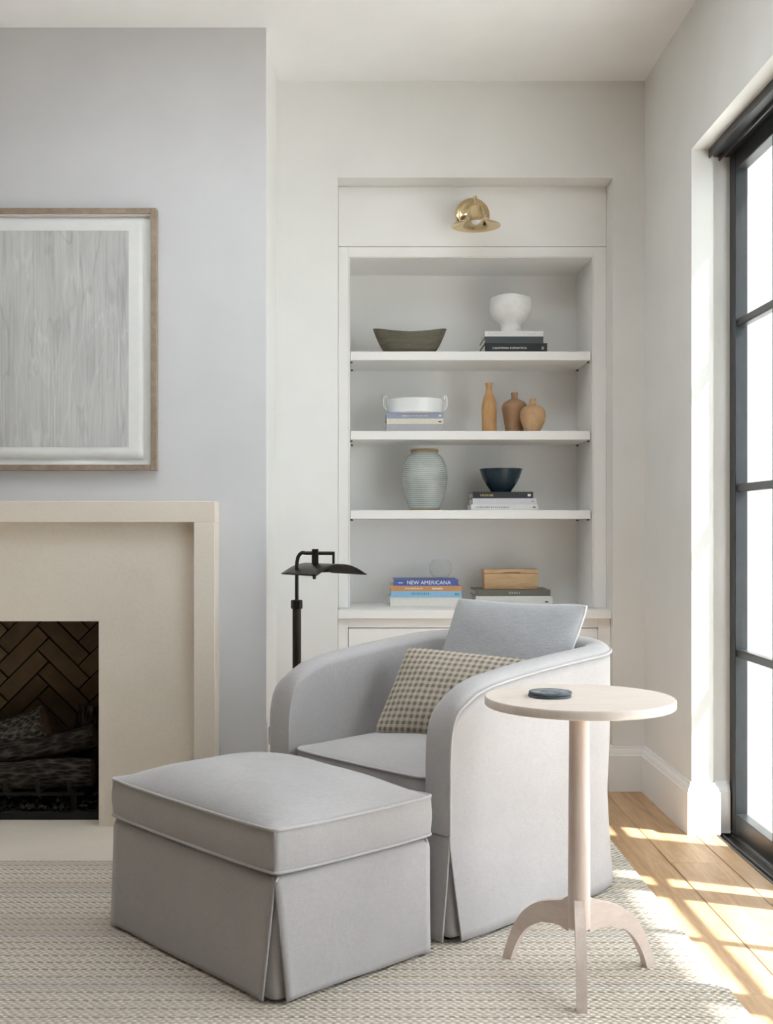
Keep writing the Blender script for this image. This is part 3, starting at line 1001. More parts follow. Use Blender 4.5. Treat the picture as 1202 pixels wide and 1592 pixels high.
# ------------------------------------------------------------------ books
def text_mesh(s, size):
    cu = bpy.data.curves.new('lettering', 'FONT')
    cu.body = s
    cu.size = size
    cu.align_x = 'CENTER'; cu.align_y = 'CENTER'
    cu.extrude = 0.0002
    ob = bpy.data.objects.new('lettering_tmp', cu)
    COL.objects.link(ob)
    dg = bpy.context.evaluated_depsgraph_get()
    me = bpy.data.meshes.new_from_object(ob.evaluated_get(dg))
    bpy.data.objects.remove(ob)
    bpy.data.curves.remove(cu)
    me.name = 'lettering'
    return me


def book(x0, x1, zb, th, depth, yf, mat, label, group, rot=0.0, text=None, tsize=0.012, tmat='ink_white', tx=0.0, marks=(), soft=False, fore=False):
    """lies flat with its spine to the room; origin at the middle of the spine's foot"""
    w = x1 - x0
    t = thing('book', label, 'book', ((x0 + x1) / 2, yf, zb), rot, group)
    ct_ = 0.0022 if not soft else 0.0008
    h = w / 2
    if fore:
        box('page_block', -h + .004, h - .004, 0.003, depth - .003, ct_, th - ct_, 'paper_pages', t)
        for z0, z1 in ((0, ct_), (th - ct_, th)):
            box('cover_board', -h, h, 0, depth, z0, z1, mat, t, 0.0005, 1)
        return t
    box('page_block', -h + .0035, h - .0035, 0.004, depth - .004, ct_, th - ct_, 'paper_pages', t)
    # cover: two boards and a spine, one folded piece
    me = boxes_mesh('cover', [(-h, h, 0.003, depth, 0, ct_), (-h, h, 0.003, depth, th - ct_, th), (-h, h, 0, 0.003, 0, th)])
    link('cover', me, mat, t)
    if text:
        tm = text_mesh(text, tsize)
        o = link('spine_lettering', tm, tmat, t, (tx, -0.0003, th / 2), (PI / 2, 0, 0))
    for (a, b, z0, z1, mm) in marks:
        box('spine_mark', a * h, b * h, -0.0004, 0.001, z0 * th, z1 * th, mm, t)
    return t


def words_marks(a, b, z0, z1, n, mm, seed):
    r = random.Random(seed)
    out = []
    x = a
    step = (b - a) / n
    for i in range(n):
        out.append((x, x + step * r.uniform(.45, .75), z0, z1, mm))
        x += step
    return out


def SX(px_, Y): return (px_ - CX) * Y / F

YFB = 4.985
z = SHELF[0][0] + .0003
G1 = 'books under the white footed bowl'
book(SX(754, YFB), SX(851, YFB), z, .0430, .215, YFB, 'cover_black', 'black book with white capitals on its spine, bottom of the top-shelf stack', G1,
     text='CALIFORNIA ROMANTICA', tsize=.0125, tx=-.028, marks=[(.82, .89, .35, .65, 'ink_grey')])
z += .0433
book(SX(754, YFB), SX(845, YFB), z, .0285, .235, YFB, 'cover_slate', 'slate grey book in the middle of the top-shelf stack', G1, rot=0.0)
z += .0288
book(SX(754, YFB), SX(845, YFB), z, .0235, .200, YFB, 'cover_white', 'white book on top of the top-shelf stack', G1,
     marks=words_marks(-.9, -.2, .38, .58, 12, 'cover_pearl', 2) + words_marks(.45, .75, .38, .58, 5, 'cover_pearl', 3))
Z_A = z + .0238

z = SHELF[1][0] + .0003
G2 = 'books under the white handled dish'
book(SX(601, YFB), SX(690, YFB), z, .0345, .21, YFB, 'cover_lilac', 'lilac grey book, bottom of the stack under the white dish', G2)
z += .0348
book(SX(601.5, YFB), SX(689.5, YFB), z, .0230, .20, YFB, 'cover_cream', 'cream book in the middle of the stack under the white dish', G2,
     marks=words_marks(-.8, .5, .40, .60, 22, 'cover_taupe', 5)[:0] + [(.82, .93, .3, .5, 'ink_dark')])
z += .0233
book(SX(600.5, YFB), SX(690.5, YFB), z, .0245, .22, YFB, 'cover_lavender', 'lavender blue book on top of the stack under the white dish', G2,
     marks=words_marks(-.45, .45, .35, .62, 13, 'cover_pearl', 6) + [(.82, .90, .35, .65, 'ink_white')])
Z_B = z + .0248

z = SHELF[2][0] + .0003
G3 = 'books under the dark blue bowl'
book(SX(732.5, YFB), SX(837, YFB), z, .0250, .21, YFB, 'cover_white', 'white book with a grey title, bottom of the stack under the blue bowl', G3,
     marks=words_marks(-.85, .15, .35, .65, 16, 'ink_grey', 7) + [(.84, .92, .40, .62, 'ink_dark')])
z += .0253
book(SX(735, YFB), SX(834.5, YFB), z, .0262, .21, YFB, 'cover_pearl', 'plain pearl white book in the middle of the stack under the blue bowl', G3,
     marks=[(.84, .91, .40, .62, 'ink_grey')])
z += .0265
book(SX(735, YFB), SX(829, YFB), z, .0285, .22, YFB, 'cover_ink', 'black book with gold title on top of the stack under the blue bowl', G3,
     marks=words_marks(-.75, -.3, .30, .62, 8, 'ink_gold', 8) + [(.82, .92, .30, .66, 'ink_white')])
Z_C = z + .0288

YFD = 5.0
z = ZT + .0003
G4 = 'books in the colourful stack on the countertop'
book(SX(605.5, YFD), SX(719, YFD), z, .0420, .23, YFD, 'cover_ivory', 'thick white book showing its page edges, bottom of the colourful stack', G4, fore=True)
z += .0423
book(SX(608, YFD), SX(718, YFD), z, .0255, .23, YFD, 'cover_sky', 'sky blue book with teal title in the colourful stack', G4,
     marks=words_marks(-.42, .10, .40, .78, 9, 'ink_teal', 9) + [(.80, .92, .3, .7, 'ink_teal')])
z += .0258
book(SX(608, YFD), SX(718, YFD), z, .0235, .225, YFD, 'cover_orange', 'orange book with pale title in the colourful stack', G4,
     marks=words_marks(-.6, -.1, .35, .65, 12, 'cover_cream', 10) + [(.16, .46, .35, .62, 'cover_cream')])
z += .0238
book(SX(612.5, YFD), SX(712.5, YFD), z, .0265, .215, YFD, 'cover_blue', 'royal blue book titled in white capitals on top of the colourful stack', G4,
     text='NEW AMERICANA', tsize=.0235, tx=.012, marks=[(-.86, -.72, .42, .54, 'ink_white')], soft=True)
Z_D = z + .0268
z = ZT + .0003
G5 = 'books under the wooden box'
book(SX(740, YFD), SX(859.5, YFD), z, .0465, .235, YFD, 'cover_ivory', 'thick white book under the grey book and wooden box', G5,
     marks=words_marks(-.75, -.02, .38, .60, 12, 'cover_pearl', 11) + [(.80, .88, .40, .55, 'ink_dark')])
z += .0468
book(SX(739, YFD), SX(856, YFD), z, .0270, .235, YFD, 'cover_taupe', 'dark taupe book directly under the wooden box', G5,
     marks=words_marks(-.10, .22, .35, .68, 5, 'ink_grey', 12))
Z_E = z + .0273

# ------------------------------------------------------------------ vessels on the shelves
# carved boat bowl
def boat_bowl():
    NU, NV = 48, 12
    vs_, fs = [], []
    def ring(t, inner):
        # t: 0 foot .. 1 rim
        out = []
        for k in range(NU):
            a = 2 * PI * k / NU
            ca, sa = math.cos(a), math.sin(a)
            fl = t ** 0.58
            rx = 0.092 + (0.163 - 0.092) * fl
            ry = 0.055 + (0.092 - 0.055) * fl
            z = 0.116 * t
            if t > 0: z -= 0.024 * (1 - abs(ca) ** 1.6) * t ** 1.5
            if inner:
                rx -= 0.008; ry -= 0.008
                z = max(z, 0.012)
            out.append((rx * math.copysign(abs(ca) ** .9, ca), ry * math.copysign(abs(sa) ** .9, sa), z))
        return out
    rings = [ring(i / NV, False) for i in range(NV + 1)] + [ring(1 - i / NV * .9, True) for i in range(NV + 1)]
    for r in rings: vs_.extend(r)
    for i in range(len(rings) - 1):
        for k in range(NU):
            k2 = (k + 1) % NU
            fs.append((i * NU + k, i * NU + k2, (i + 1) * NU + k2, (i + 1) * NU + k))
    fs.append(tuple(range(NU))); fs.append(tuple((len(rings) - 1) * NU + k for k in range(NU)))
    return auto(mesh('boat_bowl', vs_, fs), 60)
o = link('carved_bowl', boat_bowl(), 'weathered_bowl', None, (SX(637, 5.06), 5.06, SHELF[0][0] + .0003))
tag(o, 'weathered dark wooden boat-shaped bowl on the top shelf', 'bowl')

# white footed bowl, hand formed
prof = [(0, 0), (.044, 0), (.047, .006), (.043, .022), (.044, .040), (.052, .052), (.075, .068), (.088, .088), (.092, .112), (.090, .140), (.087, .158),
        (.084, .163), (.080, .158), (.082, .135), (.080, .105), (.060, .078), (.020, .066), (0, .065)]
me = lathe_mesh('footed_bowl', prof, 48)
for v in me.vertices:
    a = math.atan2(v.co.y, v.co.x)
    k = 1 + 0.014 * math.sin(5 * a + v.co.z * 20) * (v.co.z > .05) + 0.012 * math.sin(2 * a + 1)
    v.co.x *= k; v.co.y *= k
    if v.co.z > .12: v.co.z += 0.0025 * math.sin(3 * a + .6)
o = link('footed_bowl', me, 'white_ceramic', None, (SX(794, 5.07), 5.07, Z_A))
tag(o, 'white hand-formed footed bowl on the top shelf books', 'bowl')

# white round dish with two ring handles
xd = SX(646, 5.07)
dh = thing('handled_dish', 'shallow white round dish with two curled handles on books', 'dish', (xd, 5.075, Z_B))
lathe('bowl', [(0, 0), (.118, 0), (.124, .004), (.125, .058), (.127, .063), (.124, .065), (.120, .062), (.119, .010), (.112, .007), (0, .007)], 'white_enamel', dh, (0, 0, 0), 56)
for s in (-1, 1):
    p = spline([(s * .124, 0, .020), (s * .138, 0, .034), (s * .140, 0, .060), (s * .137, 0, .078), (s * .130, 0, .083), (s * .126, 0, .076), (s * .130, 0, .068)], 6)
    tube('handle', p, 0.0042, 'white_enamel', dh, 8)

# three turned wooden vases
def vase(name, prof, mat, px_, Y, zb, label):
    o = lathe(name, prof, mat, None, (SX(px_, Y), Y, zb + .0003), 40)
    return tag(o, label, 'vase', 'turned wooden vases on the middle shelf')
zb = SHELF[1][0]
vase('wooden_vase', [(0, 0), (.030, 0), (.0325, .004), (.0325, .060), (.0335, .095), (.0315, .125), (.024, .155), (.015, .178), (.0115, .192), (.0135, .204), (.018, .216),
                     (.0175, .219), (.012, .206), (.009, .192), (0, .190)], 'turned_wood_honey', 760.5, 5.03, zb, 'tall slim honey-coloured bottle vase on the middle shelf')
vase('wooden_vase', [(0, 0), (.037, 0), (.039, .004), (.044, .040), (.052, .085), (.0565, .112), (.056, .126), (.046, .141), (.028, .151), (.0155, .156), (.0135, .165), (.0155, .180),
                     (.0145, .184), (.010, .180), (.009, .160), (0, .158)], 'turned_wood_brown', 800, 5.10, zb, 'brown broad-shouldered wooden vase behind the round one')
vase('wooden_vase', [(0, 0), (.026, 0), (.030, .003), (.040, .018), (.052, .045), (.0565, .070), (.054, .092), (.043, .108), (.026, .117), (.0145, .121), (.0125, .128), (.0138, .142),
                     (.0125, .146), (.009, .142), (.008, .126), (0, .124)], 'turned_wood_tan', 828.5, 5.01, zb, 'small round tan wooden vase at the right of the three')

# celadon vase
xv = SX(660, 5.05)
cv = thing('ribbed_vase', 'tall ribbed celadon vase with an unglazed clay lip', 'vase', (xv, 5.06, SHELF[2][0] + .0003))
lathe('body', [(.0675, .008), (.074, .022), (.085, .048), (.0965, .088), (.1020, .128), (.1025, .150), (.0995, .182), (.091, .212), (.078, .236), (.063, .250), (.058, .254), (.057, .258), (.052, .258), (.050, .235), (0, .230)],
      'celadon_glaze', cv, (0, 0, 0), 56)
lathe('lip', [(.056, .2575), (.061, .259), (.063, .264), (.061, .270), (.055, .271), (.051, .268), (.050, .2575)], 'lip_clay', cv, (0, 0, 0), 56)
lathe('foot', [(0, 0), (.064, 0), (.067, .002), (.068, .0082), (0, .0082)], 'lip_clay', cv, (0, 0, 0), 48)

# dark blue bowl
o = lathe('blue_bowl', [(0, 0), (.042, 0), (.046, .004), (.048, .010), (.066, .034), (.082, .064), (.092, .094), (.0955, .103), (.0925, .104), (.088, .094), (.074, .056), (.050, .026), (0, .016)],
          'ink_blue_glaze', None, (SX(779, 5.07), 5.07, Z_C), 48)
tag(o, 'dark ink-blue ceramic bowl on books on the lower shelf', 'bowl')

# clear glass bubble bowl
o = lathe('glass_bowl', [(0, 0), (.020, 0), (.034, .006), (.047, .022), (.0525, .042), (.051, .060), (.044, .076), (.034, .086), (.0325, .086), (.042, .075), (.049, .060), (.0505, .042), (.0455, .024), (.033, .009), (0, .004)],
          'clear_glass', None, (SX(685, 5.10), 5.10, Z_D), 40)
tag(o, 'clear round glass bubble bowl on the blue book', 'glass bowl')

# wooden box
wx = SX(794.2, 5.06)
wb = thing('wooden_box', 'small pale wooden lidded box on the taupe book', 'box', (wx, 5.045, Z_E))
box('box_body', -.1185, .1185, 0, .12, 0, .0705, 'box_wood', wb, 0.003, 2)
# lid with a finger notch in its front lower edge
lp = []
for x, zz in ((-.119, .0712), (-.045, .0712), (-.038, .0725), (-.028, .0745), (.028, .0745), (.038, .0725), (.045, .0712), (.119, .0712)):
    lp.append((x, zz))
fr_ = lp + [(.119, .0885), (-.119, .0885)]
vs_ = [(x, -.0005, zz) for x, zz in fr_] + [(x, .1205, zz) for x, zz in fr_]
n = len(fr_)
link('box_lid', mesh('box_lid', vs_, [tuple(range(n)), tuple(n + i for i in range(n))] + [(i, (i + 1) % n, n + (i + 1) % n, n + i) for i in range(n)]), 'box_wood', wb)

# ------------------------------------------------------------------ rug
RZ = 0.012
poly = [(-2.7, 0.9), (0.866, 0.9), (0.866, 4.10), (-0.30, 4.10), (-0.50, 4.10), (-0.50, 3.744), (-2.7, 3.744)]
rug = link('rug', prism_mesh('rug', poly, 0.0004, RZ), 'woven_rug')
tag(rug, 'large beige woven rug with thin blue-grey stripes', 'rug')

# ------------------------------------------------------------------ soft furnishing helpers
def rrect(lx, ly, r, n=8):
    """rounded rectangle outline, counter-clockwise from the origin corner"""
    pts = []
    for cx_, cy_, a0 in ((lx - r, r, -PI / 2), (lx - r, ly - r, 0), (r, ly - r, PI / 2), (r, r, PI)):
        for k in range(n + 1):
            a = a0 + PI / 2 * k / n
            pts.append((cx_ + r * math.cos(a), cy_ + r * math.sin(a)))
    # subdivide the long straight runs
    out = []
    N = len(pts)
    for i in range(N):
        p, q = Vector(pts[i]), Vector(pts[(i + 1) % N])
        L = (q - p).length
        k = max(1, int(L / 0.035))
        for j in range(k):
            out.append(p + (q - p) * (j / k))
    return out


def box_cushion(parent, name, lx, ly, z0, z1, crown, bulge=0.008, r=0.03, mat='grey_linen', pipe='grey_linen_piping', pr=0.0042, sag=0.0, seed=1):
    out = rrect(lx, ly, r)
    N = len(out)
    c = Vector((lx / 2, ly / 2))
    vs_, fs, rings = [], [], []
    rnd = random.Random(seed)
    ph = [rnd.uniform(0, 6) for _ in range(4)]
    def ring(scale_off, z, zf=None):
        idx = []
        for p in out:
            d = p - c
            s_ = scale_off if not callable(scale_off) else scale_off(p)
            q = c + d * s_
            idx.append(len(vs_))
            zz = z if zf is None else zf(q, s_)
            vs_.append((q.x, q.y, zz))
        rings.append(idx)
    H = z1 - z0
    def edge_z(q, base, s_=1):
        # the seam sags between the corners
        u_ = abs((q.x - c.x) / (lx / 2)); v_ = abs((q.y - c.y) / (ly / 2))
        return base + sag * (min(u_, v_) ** 3) * 1.0
    ring(0.3, z0 - .004); ring(0.85, z0 - .004)
    ring(1.0, z0, lambda q, s_: edge_z(q, z0) )
    k_ = 1 + bulge / (min(lx, ly) / 2)
    for t in (.2, .4, .6, .8):
        kk = 1 + (k_ - 1) * math.sin(PI * t)
        ring(kk, 0, lambda q, s_, t=t: edge_z(q, z0 + H * t))
    ring(1.0, z1, lambda q, s_: edge_z(q, z1))
    for s0 in (.975, .94, .88, .80, .68, .54, .38, .2):
        def zf(q, s_):
            wr = 0.0018 * math.sin(q.x * 17 + ph[0] + 2 * math.sin(q.y * 9)) + 0.0014 * math.sin(q.y * 23 + ph[1])
            u_ = min(1, abs((q.x - c.x) / (lx / 2))); v_ = min(1, abs((q.y - c.y) / (ly / 2)))
            return edge_z(q, z1) + crown * ((1 - u_ ** 3) * (1 - v_ ** 3)) ** .75 + wr * (1 - s_ ** 6)
        ring(s0, 0, zf)
    for a, b in zip(rings, rings[1:]):
        for i in range(N):
            j = (i + 1) % N
            fs.append((a[i], a[j], b[j], b[i]))
    fs.append(tuple(rings[0])); fs.append(tuple(rings[-1]))
    cu = link(name, auto(mesh(name, vs_, fs), 50), mat, parent)
    if pipe:
        for z in (z0, z1):
            path = [(c.x + (p.x - c.x) * 1.004, c.y + (p.y - c.y) * 1.004, edge_z(p, z)) for p in out]
            tube('piping', path, pr, pipe, cu, 8, True)
    return cu


def pillow(parent, name, BL, BR_, TR, TL, T, mat, size, pinch=0.05, n=26, wr=0.003, seed=1, power=0.5, back=0.8):
    BL, BR_, TR, TL = map(Vector, (BL, BR_, TR, TL))
    nrm = ((BR_ - BL).cross(TL - BL)).normalized()
    rnd = random.Random(seed)
    ph = [rnd.uniform(0, 6) for _ in range(6)]
    vs_, fs, uv = [], [], []
    def pos(s, t):
        s2 = s * (1 - pinch * (1 - t * t) * s * s)
        t2 = t * (1 - pinch * (1 - s * s) * t * t)
        k_ = 1 - 0.035 * (s * s * t * t) ** 3
        a, b = (s2 * k_ + 1) / 2, (t2 * k_ + 1) / 2
        return (BL * (1 - a) + BR_ * a) * (1 - b) + (TL * (1 - a) + TR * a) * b
    idx = {}
    for side in (1, -1):
        for j in range(n + 1):
            for i in range(n + 1):
                s = math.sin((i / n * 2 - 1) * PI / 2); t = math.sin((j / n * 2 - 1) * PI / 2)
                edge = i in (0, n) or j in (0, n)
                if side == -1 and edge:
                    idx[(side, i, j)] = idx[(1, i, j)]
                    continue
                h = T * ((1 - s * s) * (1 - t * t)) ** power
                if side == -1: h *= back
                w = wr * (math.sin(7 * s + 4 * t + ph[0]) * math.sin(5 * t - 3 * s + ph[1])) * ((1 - s * s) * (1 - t * t)) ** .3
                idx[(side, i, j)] = len(vs_)
                vs_.append(pos(s, t) + nrm * side * (h + w))
                uv.append((s * size[0] / 2, t * size[1] / 2))
        for j in range(n):
            for i in range(n):
                q = [idx[(side, i, j)], idx[(side, i + 1, j)], idx[(side, i + 1, j + 1)], idx[(side, i, j + 1)]]
                fs.append(tuple(q if side == 1 else q[::-1]))
    me = bpy.data.meshes.new(name)
    me.from_pydata([tuple(v) for v in vs_], [], fs)
    ul = me.uv_layers.new(name='UVMap')
    for lp_ in me.loops:
        ul.data[lp_.index].uv = uv[lp_.vertex_index]
    me.polygons.foreach_set('use_smooth', [True] * len(me.polygons))
    o = link(name, me, mat, parent)
    per_ = [pos(s, -1) for s in [x / 20 - 1 for x in range(0, 40)]] + [pos(1, t) for t in [x / 20 - 1 for x in range(0, 40)]] + \
           [pos(-s, 1) for s in [x / 20 - 1 for x in range(0, 40)]] + [pos(-1, -t) for t in [x / 20 - 1 for x in range(0, 40)]]
    return o, per_


ROT = math.radians(42.0)
UU = Vector((math.cos(ROT), math.sin(ROT), 0)); VV = Vector((-math.sin(ROT), math.cos(ROT), 0))

# ------------------------------------------------------------------ ottoman
OT = Vector((-0.204, 2.590, RZ)) + (UU + VV) * 0.018
OLX, OLY = 0.500, 0.722
ott = thing('ottoman', 'grey linen skirted ottoman with a loose piped cushion', 'ottoman', OT, ROT)
cu = box_cushion(ott, 'cushion', OLX + .012, OLY + .012, 0.296, 0.394, 0.066, 0.004, 0.015, sag=0.005, seed=3)
for x_ in (.001, OLX + .011):
    for y_ in (.001, OLY + .011):
        tube('piping', [(x_ + (.003 if x_ < .1 else -.003), y_ + (.003 if y_ < .1 else -.003), .302), (x_ + (.002 if x_ < .1 else -.002), y_ + (.002 if y_ < .1 else -.002), .398)], .0022, 'grey_linen_piping', cu, 6)
cu.location = (-.006, -.006, 0)
ZS = 0.288
box('under_frame', 0.035, OLX - .035, 0.035, OLY - .035, 0.02, ZS - .004, 'dark_lining', ott)

# upper corner of the base, rounded over under the cushion
def deck(parent, lx, ly, z, r, mat):
    out = rrect(lx, ly, r)
    c = Vector((lx / 2, ly / 2))
    rings, vs_, fs = [], [], []
    for off, zz in ((0.0, z - .030), (0.0, z - .014), (.004, z - .005), (.012, z), (.06, z + .001)):
        idx = []
        for p in out:
            d = p - c
            q = Vector((p.x - math.copysign(min(abs(d.x), off), d.x), p.y - math.copysign(min(abs(d.y), off), d.y)))
            idx.append(len(vs_)); vs_.append((q.x, q.y, zz))
        rings.append(idx)
    N = len(out)
    for a, b in zip(rings, rings[1:]):
        for i in range(N):
            fs.append((a[i], a[(i + 1) % N], b[(i + 1) % N], b[i]))
    fs.append(tuple(rings[-1]))
    return link('deck', auto(mesh('deck', vs_, fs), 60), mat, parent)
dk_ = deck(ott, OLX - .012, OLY - .012, ZS - .002, 0.012, 'grey_linen')
dk_.location = (.006, .006, 0)


def skirt_panel(parent, p0, p1, outward, zt, zb, flare, gap0, gap1, mat='grey_linen', th=0.006, wave=0.0015, seed=0, hemlift=0.0, roll=0.0):
    """hanging cloth between two top corners; the hem corners draw back to open the kick pleats"""
    p0, p1, outw = Vector((*p0, 0)), Vector((*p1, 0)), Vector((*outward, 0))
    d = (p1 - p0); L = d.length; d.normalize()
    NX_, NZ_ = 26, 24
    rnd = random.Random(seed)
    ph = rnd.uniform(0, 6)
    vs_, fs = [], []
    for j in range(NZ_ + 1):
        t = j / NZ_                     # 0 top .. 1 hem
        op = max(0.0, (t - .08) / .92)
        a, b = gap0 * op, L - gap1 * op
        for i in range(NX_ + 1):
            s = i / NX_
            x = a + (b - a) * s
            e = 1 - abs(2 * s - 1)      # 0 at the ends
            o_ = flare * t ** 1.2 - roll * max(0.0, 1 - t / .09) ** 2 + wave * math.sin(s * 9 + ph + t * 2) * t + .004 * t * (1 - min(1, e * 5))
            q = p0 + d * x + outw * o_
            vs_.append((q.x, q.y, zt + (zb - zt) * t + hemlift * t * math.sin(PI * s)))
    for j in range(NZ_):
        for i in range(NX_):
            a = j * (NX_ + 1) + i
            fs.append((a, a + 1, a + NX_ + 2, a + NX_ + 1))
    o = link('skirt_panel', mesh('skirt_panel', vs_, fs, True), mat, parent)
    md = o.modifiers.new('cloth', 'SOLIDIFY'); md.thickness = th; md.offset = 0
    return o


def pleat(parent, c, ax, ay, zt, zb, flare, w=0.055, inset=0.010, mat='grey_linen'):
    """folded cloth set back behind the open corner"""
    c = Vector((*c, 0)); ax = Vector((*ax, 0)); ay = Vector((*ay, 0))
    vs_, fs = [], []
    NZ_ = 8
    pl_ = []
    for j in range(NZ_ + 1):
        t = j / NZ_
        o_ = (flare * t ** 1.2 - inset)
        base = c - ax * o_ - ay * o_
        row = [base + ax * w, base + ax * .014, base + ax * .004 + ay * .004, base + ay * .014, base + ay * w]
        for q in row:
            vs_.append((q.x, q.y, zt + (zb - zt) * t))
    for j in range(NZ_):
        for i in range(4):
            a = j * 5 + i
            fs.append((a, a + 1, a + 6, a + 5))
    o = link('kick_pleat', mesh('kick_pleat', vs_, fs, True), mat, parent)
    md = o.modifiers.new('cloth', 'SOLIDIFY'); md.thickness = 0.004; md.offset = 0
    return o


zt_, zb_ = ZS, 0.007
gp = 0.017
skirt_panel(ott, (0, 0), (0, OLY), (-1, 0), zt_, zb_, .018, gp, gp, seed=1, roll=.010)
skirt_panel(ott, (0, 0), (OLX, 0), (0, -1), zt_, zb_, .018, gp, gp, seed=2, roll=.010)
skirt_panel(ott, (OLX, 0), (OLX, OLY), (1, 0), zt_, zb_, .014, gp, gp, seed=3, roll=.010)
skirt_panel(ott, (0, OLY), (OLX, OLY), (0, 1), zt_, zb_, .018, gp, gp, seed=4, roll=.010)
for c, ax, ay in (((0, 0), (1, 0), (0, 1)), ((OLX, 0), (-1, 0), (0, 1)), ((0, OLY), (1, 0), (0, -1)), ((OLX, OLY), (-1, 0), (0, -1))):
    pleat(ott, c, ax, ay, zt_ - .008, zb_ + .004, .016)
for x in (.045, OLX - .045):
    for y in (.045, OLY - .045):
        box('foot', x - .02, x + .02, y - .02, y + .02, 0, .021, 'dark_lining', ott)

# ------------------------------------------------------------------ barrel armchair
CH = Vector((0.225, 2.985, RZ))
CW, CD, CRb, CT = 0.765, 0.860, 0.255, 0.088
ch = thing('barrel_armchair', 'grey linen barrel armchair with a skirt to the rug', 'armchair', CH, ROT)
rim_pts = [(0.0, .470), (.002, .515), (.006, .548), (.013, .578), (.024, .604), (.042, .630), (.068, .652), (.105, .671), (.16, .686), (.25, .699), (.40, .715), (.60, .731), (.86, .742)]
def rim_z(x):
    for (a, za), (b, zb2) in zip(rim_pts, rim_pts[1:]):
        if x <= b:
            t = (x - a) / (b - a) if b > a else 0
            return za + (zb2 - za) * t
    return rim_pts[-1][1]
# outer path with outward normals
path = []
xs = [0.0, .002, .006, .013, .024, .042, .068, .105, .16, .22, .30, .38, .46, .54, CD - CRb]
for x in xs: path.append((Vector((x, 0)), Vector((0, -1))))
for k in range(1, 17):
    a = -PI / 2 + PI / 2 * k / 16
    path.append((Vector((CD - CRb + CRb * math.cos(a), CRb + CRb * math.sin(a))), Vector((math.cos(a), math.sin(a)))))
for k in range(1, 6):
    path.append((Vector((CD, CRb + (CW - 2 * CRb) * k / 6)), Vector((1, 0))))
for k in range(0, 17):
    a = PI / 2 * k / 16
    path.append((Vector((CD - CRb + CRb * math.cos(a), CW - CRb + CRb * math.sin(a))), Vector((math.cos(a), math.sin(a)))))
for x in xs[-2::-1]: path.append((Vector((x, CW)), Vector((0, 1))))
NP = len(path)
# slight barrel: the back leans out a little towards the top
def lean(z, x): return 0.012 * max(0.0, (z - .3) / .45) * max(0.0, (x - .3) / .55)
ZW = 0.285                 # waist seam
ZHm = 0.007                # hem
# inner shell: rim roll-over, arm fronts and inside faces
sec = []                   # (fraction across the thickness, drop from the rim)
for k in range(0, 11):
    a = PI * k / 10
    sec.append((0.5 - 0.5 * math.cos(a), 0.030 * (1 - math.sin(a))))
vs_, fs, rows = [], [], []
for (p, nrm) in path:
    h = rim_z(p.x) 
    row = []
    for fr2, dr in sec:
        q = p - nrm * (CT * fr2)
        z = h - dr * min(1.0, max(.12, p.x / .06))
        q = q + nrm * lean(z, p.x)
        row.append(len(vs_)); vs_.append((q.x, q.y, z))
    zi = h - .030
    for t in (.15, .35, .6, .8, 1.0):
        z = zi + (0.30 - zi) * t
        q = p - nrm * (CT + .010 * math.sin(PI * t) * -1)
        q = q + nrm * lean(z, p.x)
        row.append(len(vs_)); vs_.append((q.x, q.y, z))
    rows.append(row)
for a, b in zip(rows, rows[1:]):
    for i in range(len(a) - 1):
        fs.append((a[i], b[i], b[i + 1], a[i + 1]))
inner = link('inner_shell', auto(mesh('inner_shell', vs_, fs), 60), 'grey_linen', ch)
# arm fronts: padded panel closing each end of the shell down to the waist seam
for y0, sgn in ((0.0, 1), (CW, -1)):
    vs_, fs = [], []
    K, NZ_ = len(sec), 14
    for j in range(NZ_ + 1):
        t = j / NZ_
        for fr2, dr in sec:
            zt2 = rim_pts[0][1] - dr * .12
            vs_.append((-.007 * math.sin(PI * fr2) ** .6 * (1 - t ** 4) , y0 + sgn * CT * fr2, ZW + (zt2 - ZW) * t))
    for j in range(NZ_):
        for i in range(K - 1):
            a = j * K + i
            fs.append((a, a + 1, a + K + 1, a + K))
    link('arm_front', mesh('arm_front', vs_, fs, True), 'grey_linen', ch)
# outer cover from the rim seam to the hem, flaring below the waist
def flare(z, x):
    t = max(0.0, (ZW - z) / (ZW - ZHm))
    return .017 * t ** 1.2 + 0.004 * math.sin(PI * min(1, max(0, (z - ZW) / .4)))
NZo = 26
vs_, fs = [], []
for i, (p, nrm) in enumerate(path):
    h = rim_z(p.x) - .030 * min(1.0, max(.12, p.x / .06))
    for j in range(NZo + 1):
        t = j / NZo
        z = ZHm + (h - ZHm) * t
        tt = max(0.0, (ZW - .02 - z) / (ZW - .02 - ZHm))
        q = Vector((p.x, p.y))
        if p.x < .22:
            q.x += .030 * tt * (1 - p.x / .22)
        q = q + nrm * (flare(z, p.x) + lean(z, p.x) + .0015 * math.sin(p.x * 16 + p.y * 9) * tt)
        vs_.append((q.x, q.y, z))
for i in range(NP - 1):
    for j in range(NZo):
        a = i * (NZo + 1) + j
        b = a + NZo + 1
        fs.append((a, b, b + 1, a + 1))
oc = link('outer_cover', mesh('outer_cover', vs_, fs, True), 'grey_linen', ch)
md = oc.modifiers.new('cloth', 'SOLIDIFY'); md.thickness = 0.005; md.offset = -1
# welt along the rim seam and down the front edges
wp = [Vector((.001, -.001, ZW)), Vector((.001, -.001, .36)), Vector((.001, -.001, .43))]
for (p, nrm) in path:
    h = rim_z(p.x) - .026 * min(1.0, max(.12, p.x / .06))
    q = p + nrm * (lean(h, p.x) + .0025)
    wp.append(Vector((q.x, q.y, h)))
wp += [Vector((.001, CW + .001, .43)), Vector((.001, CW + .001, .36)), Vector((.001, CW + .001, ZW))]
tube('welt', wp, 0.0036, 'grey_linen_piping', ch, 8)
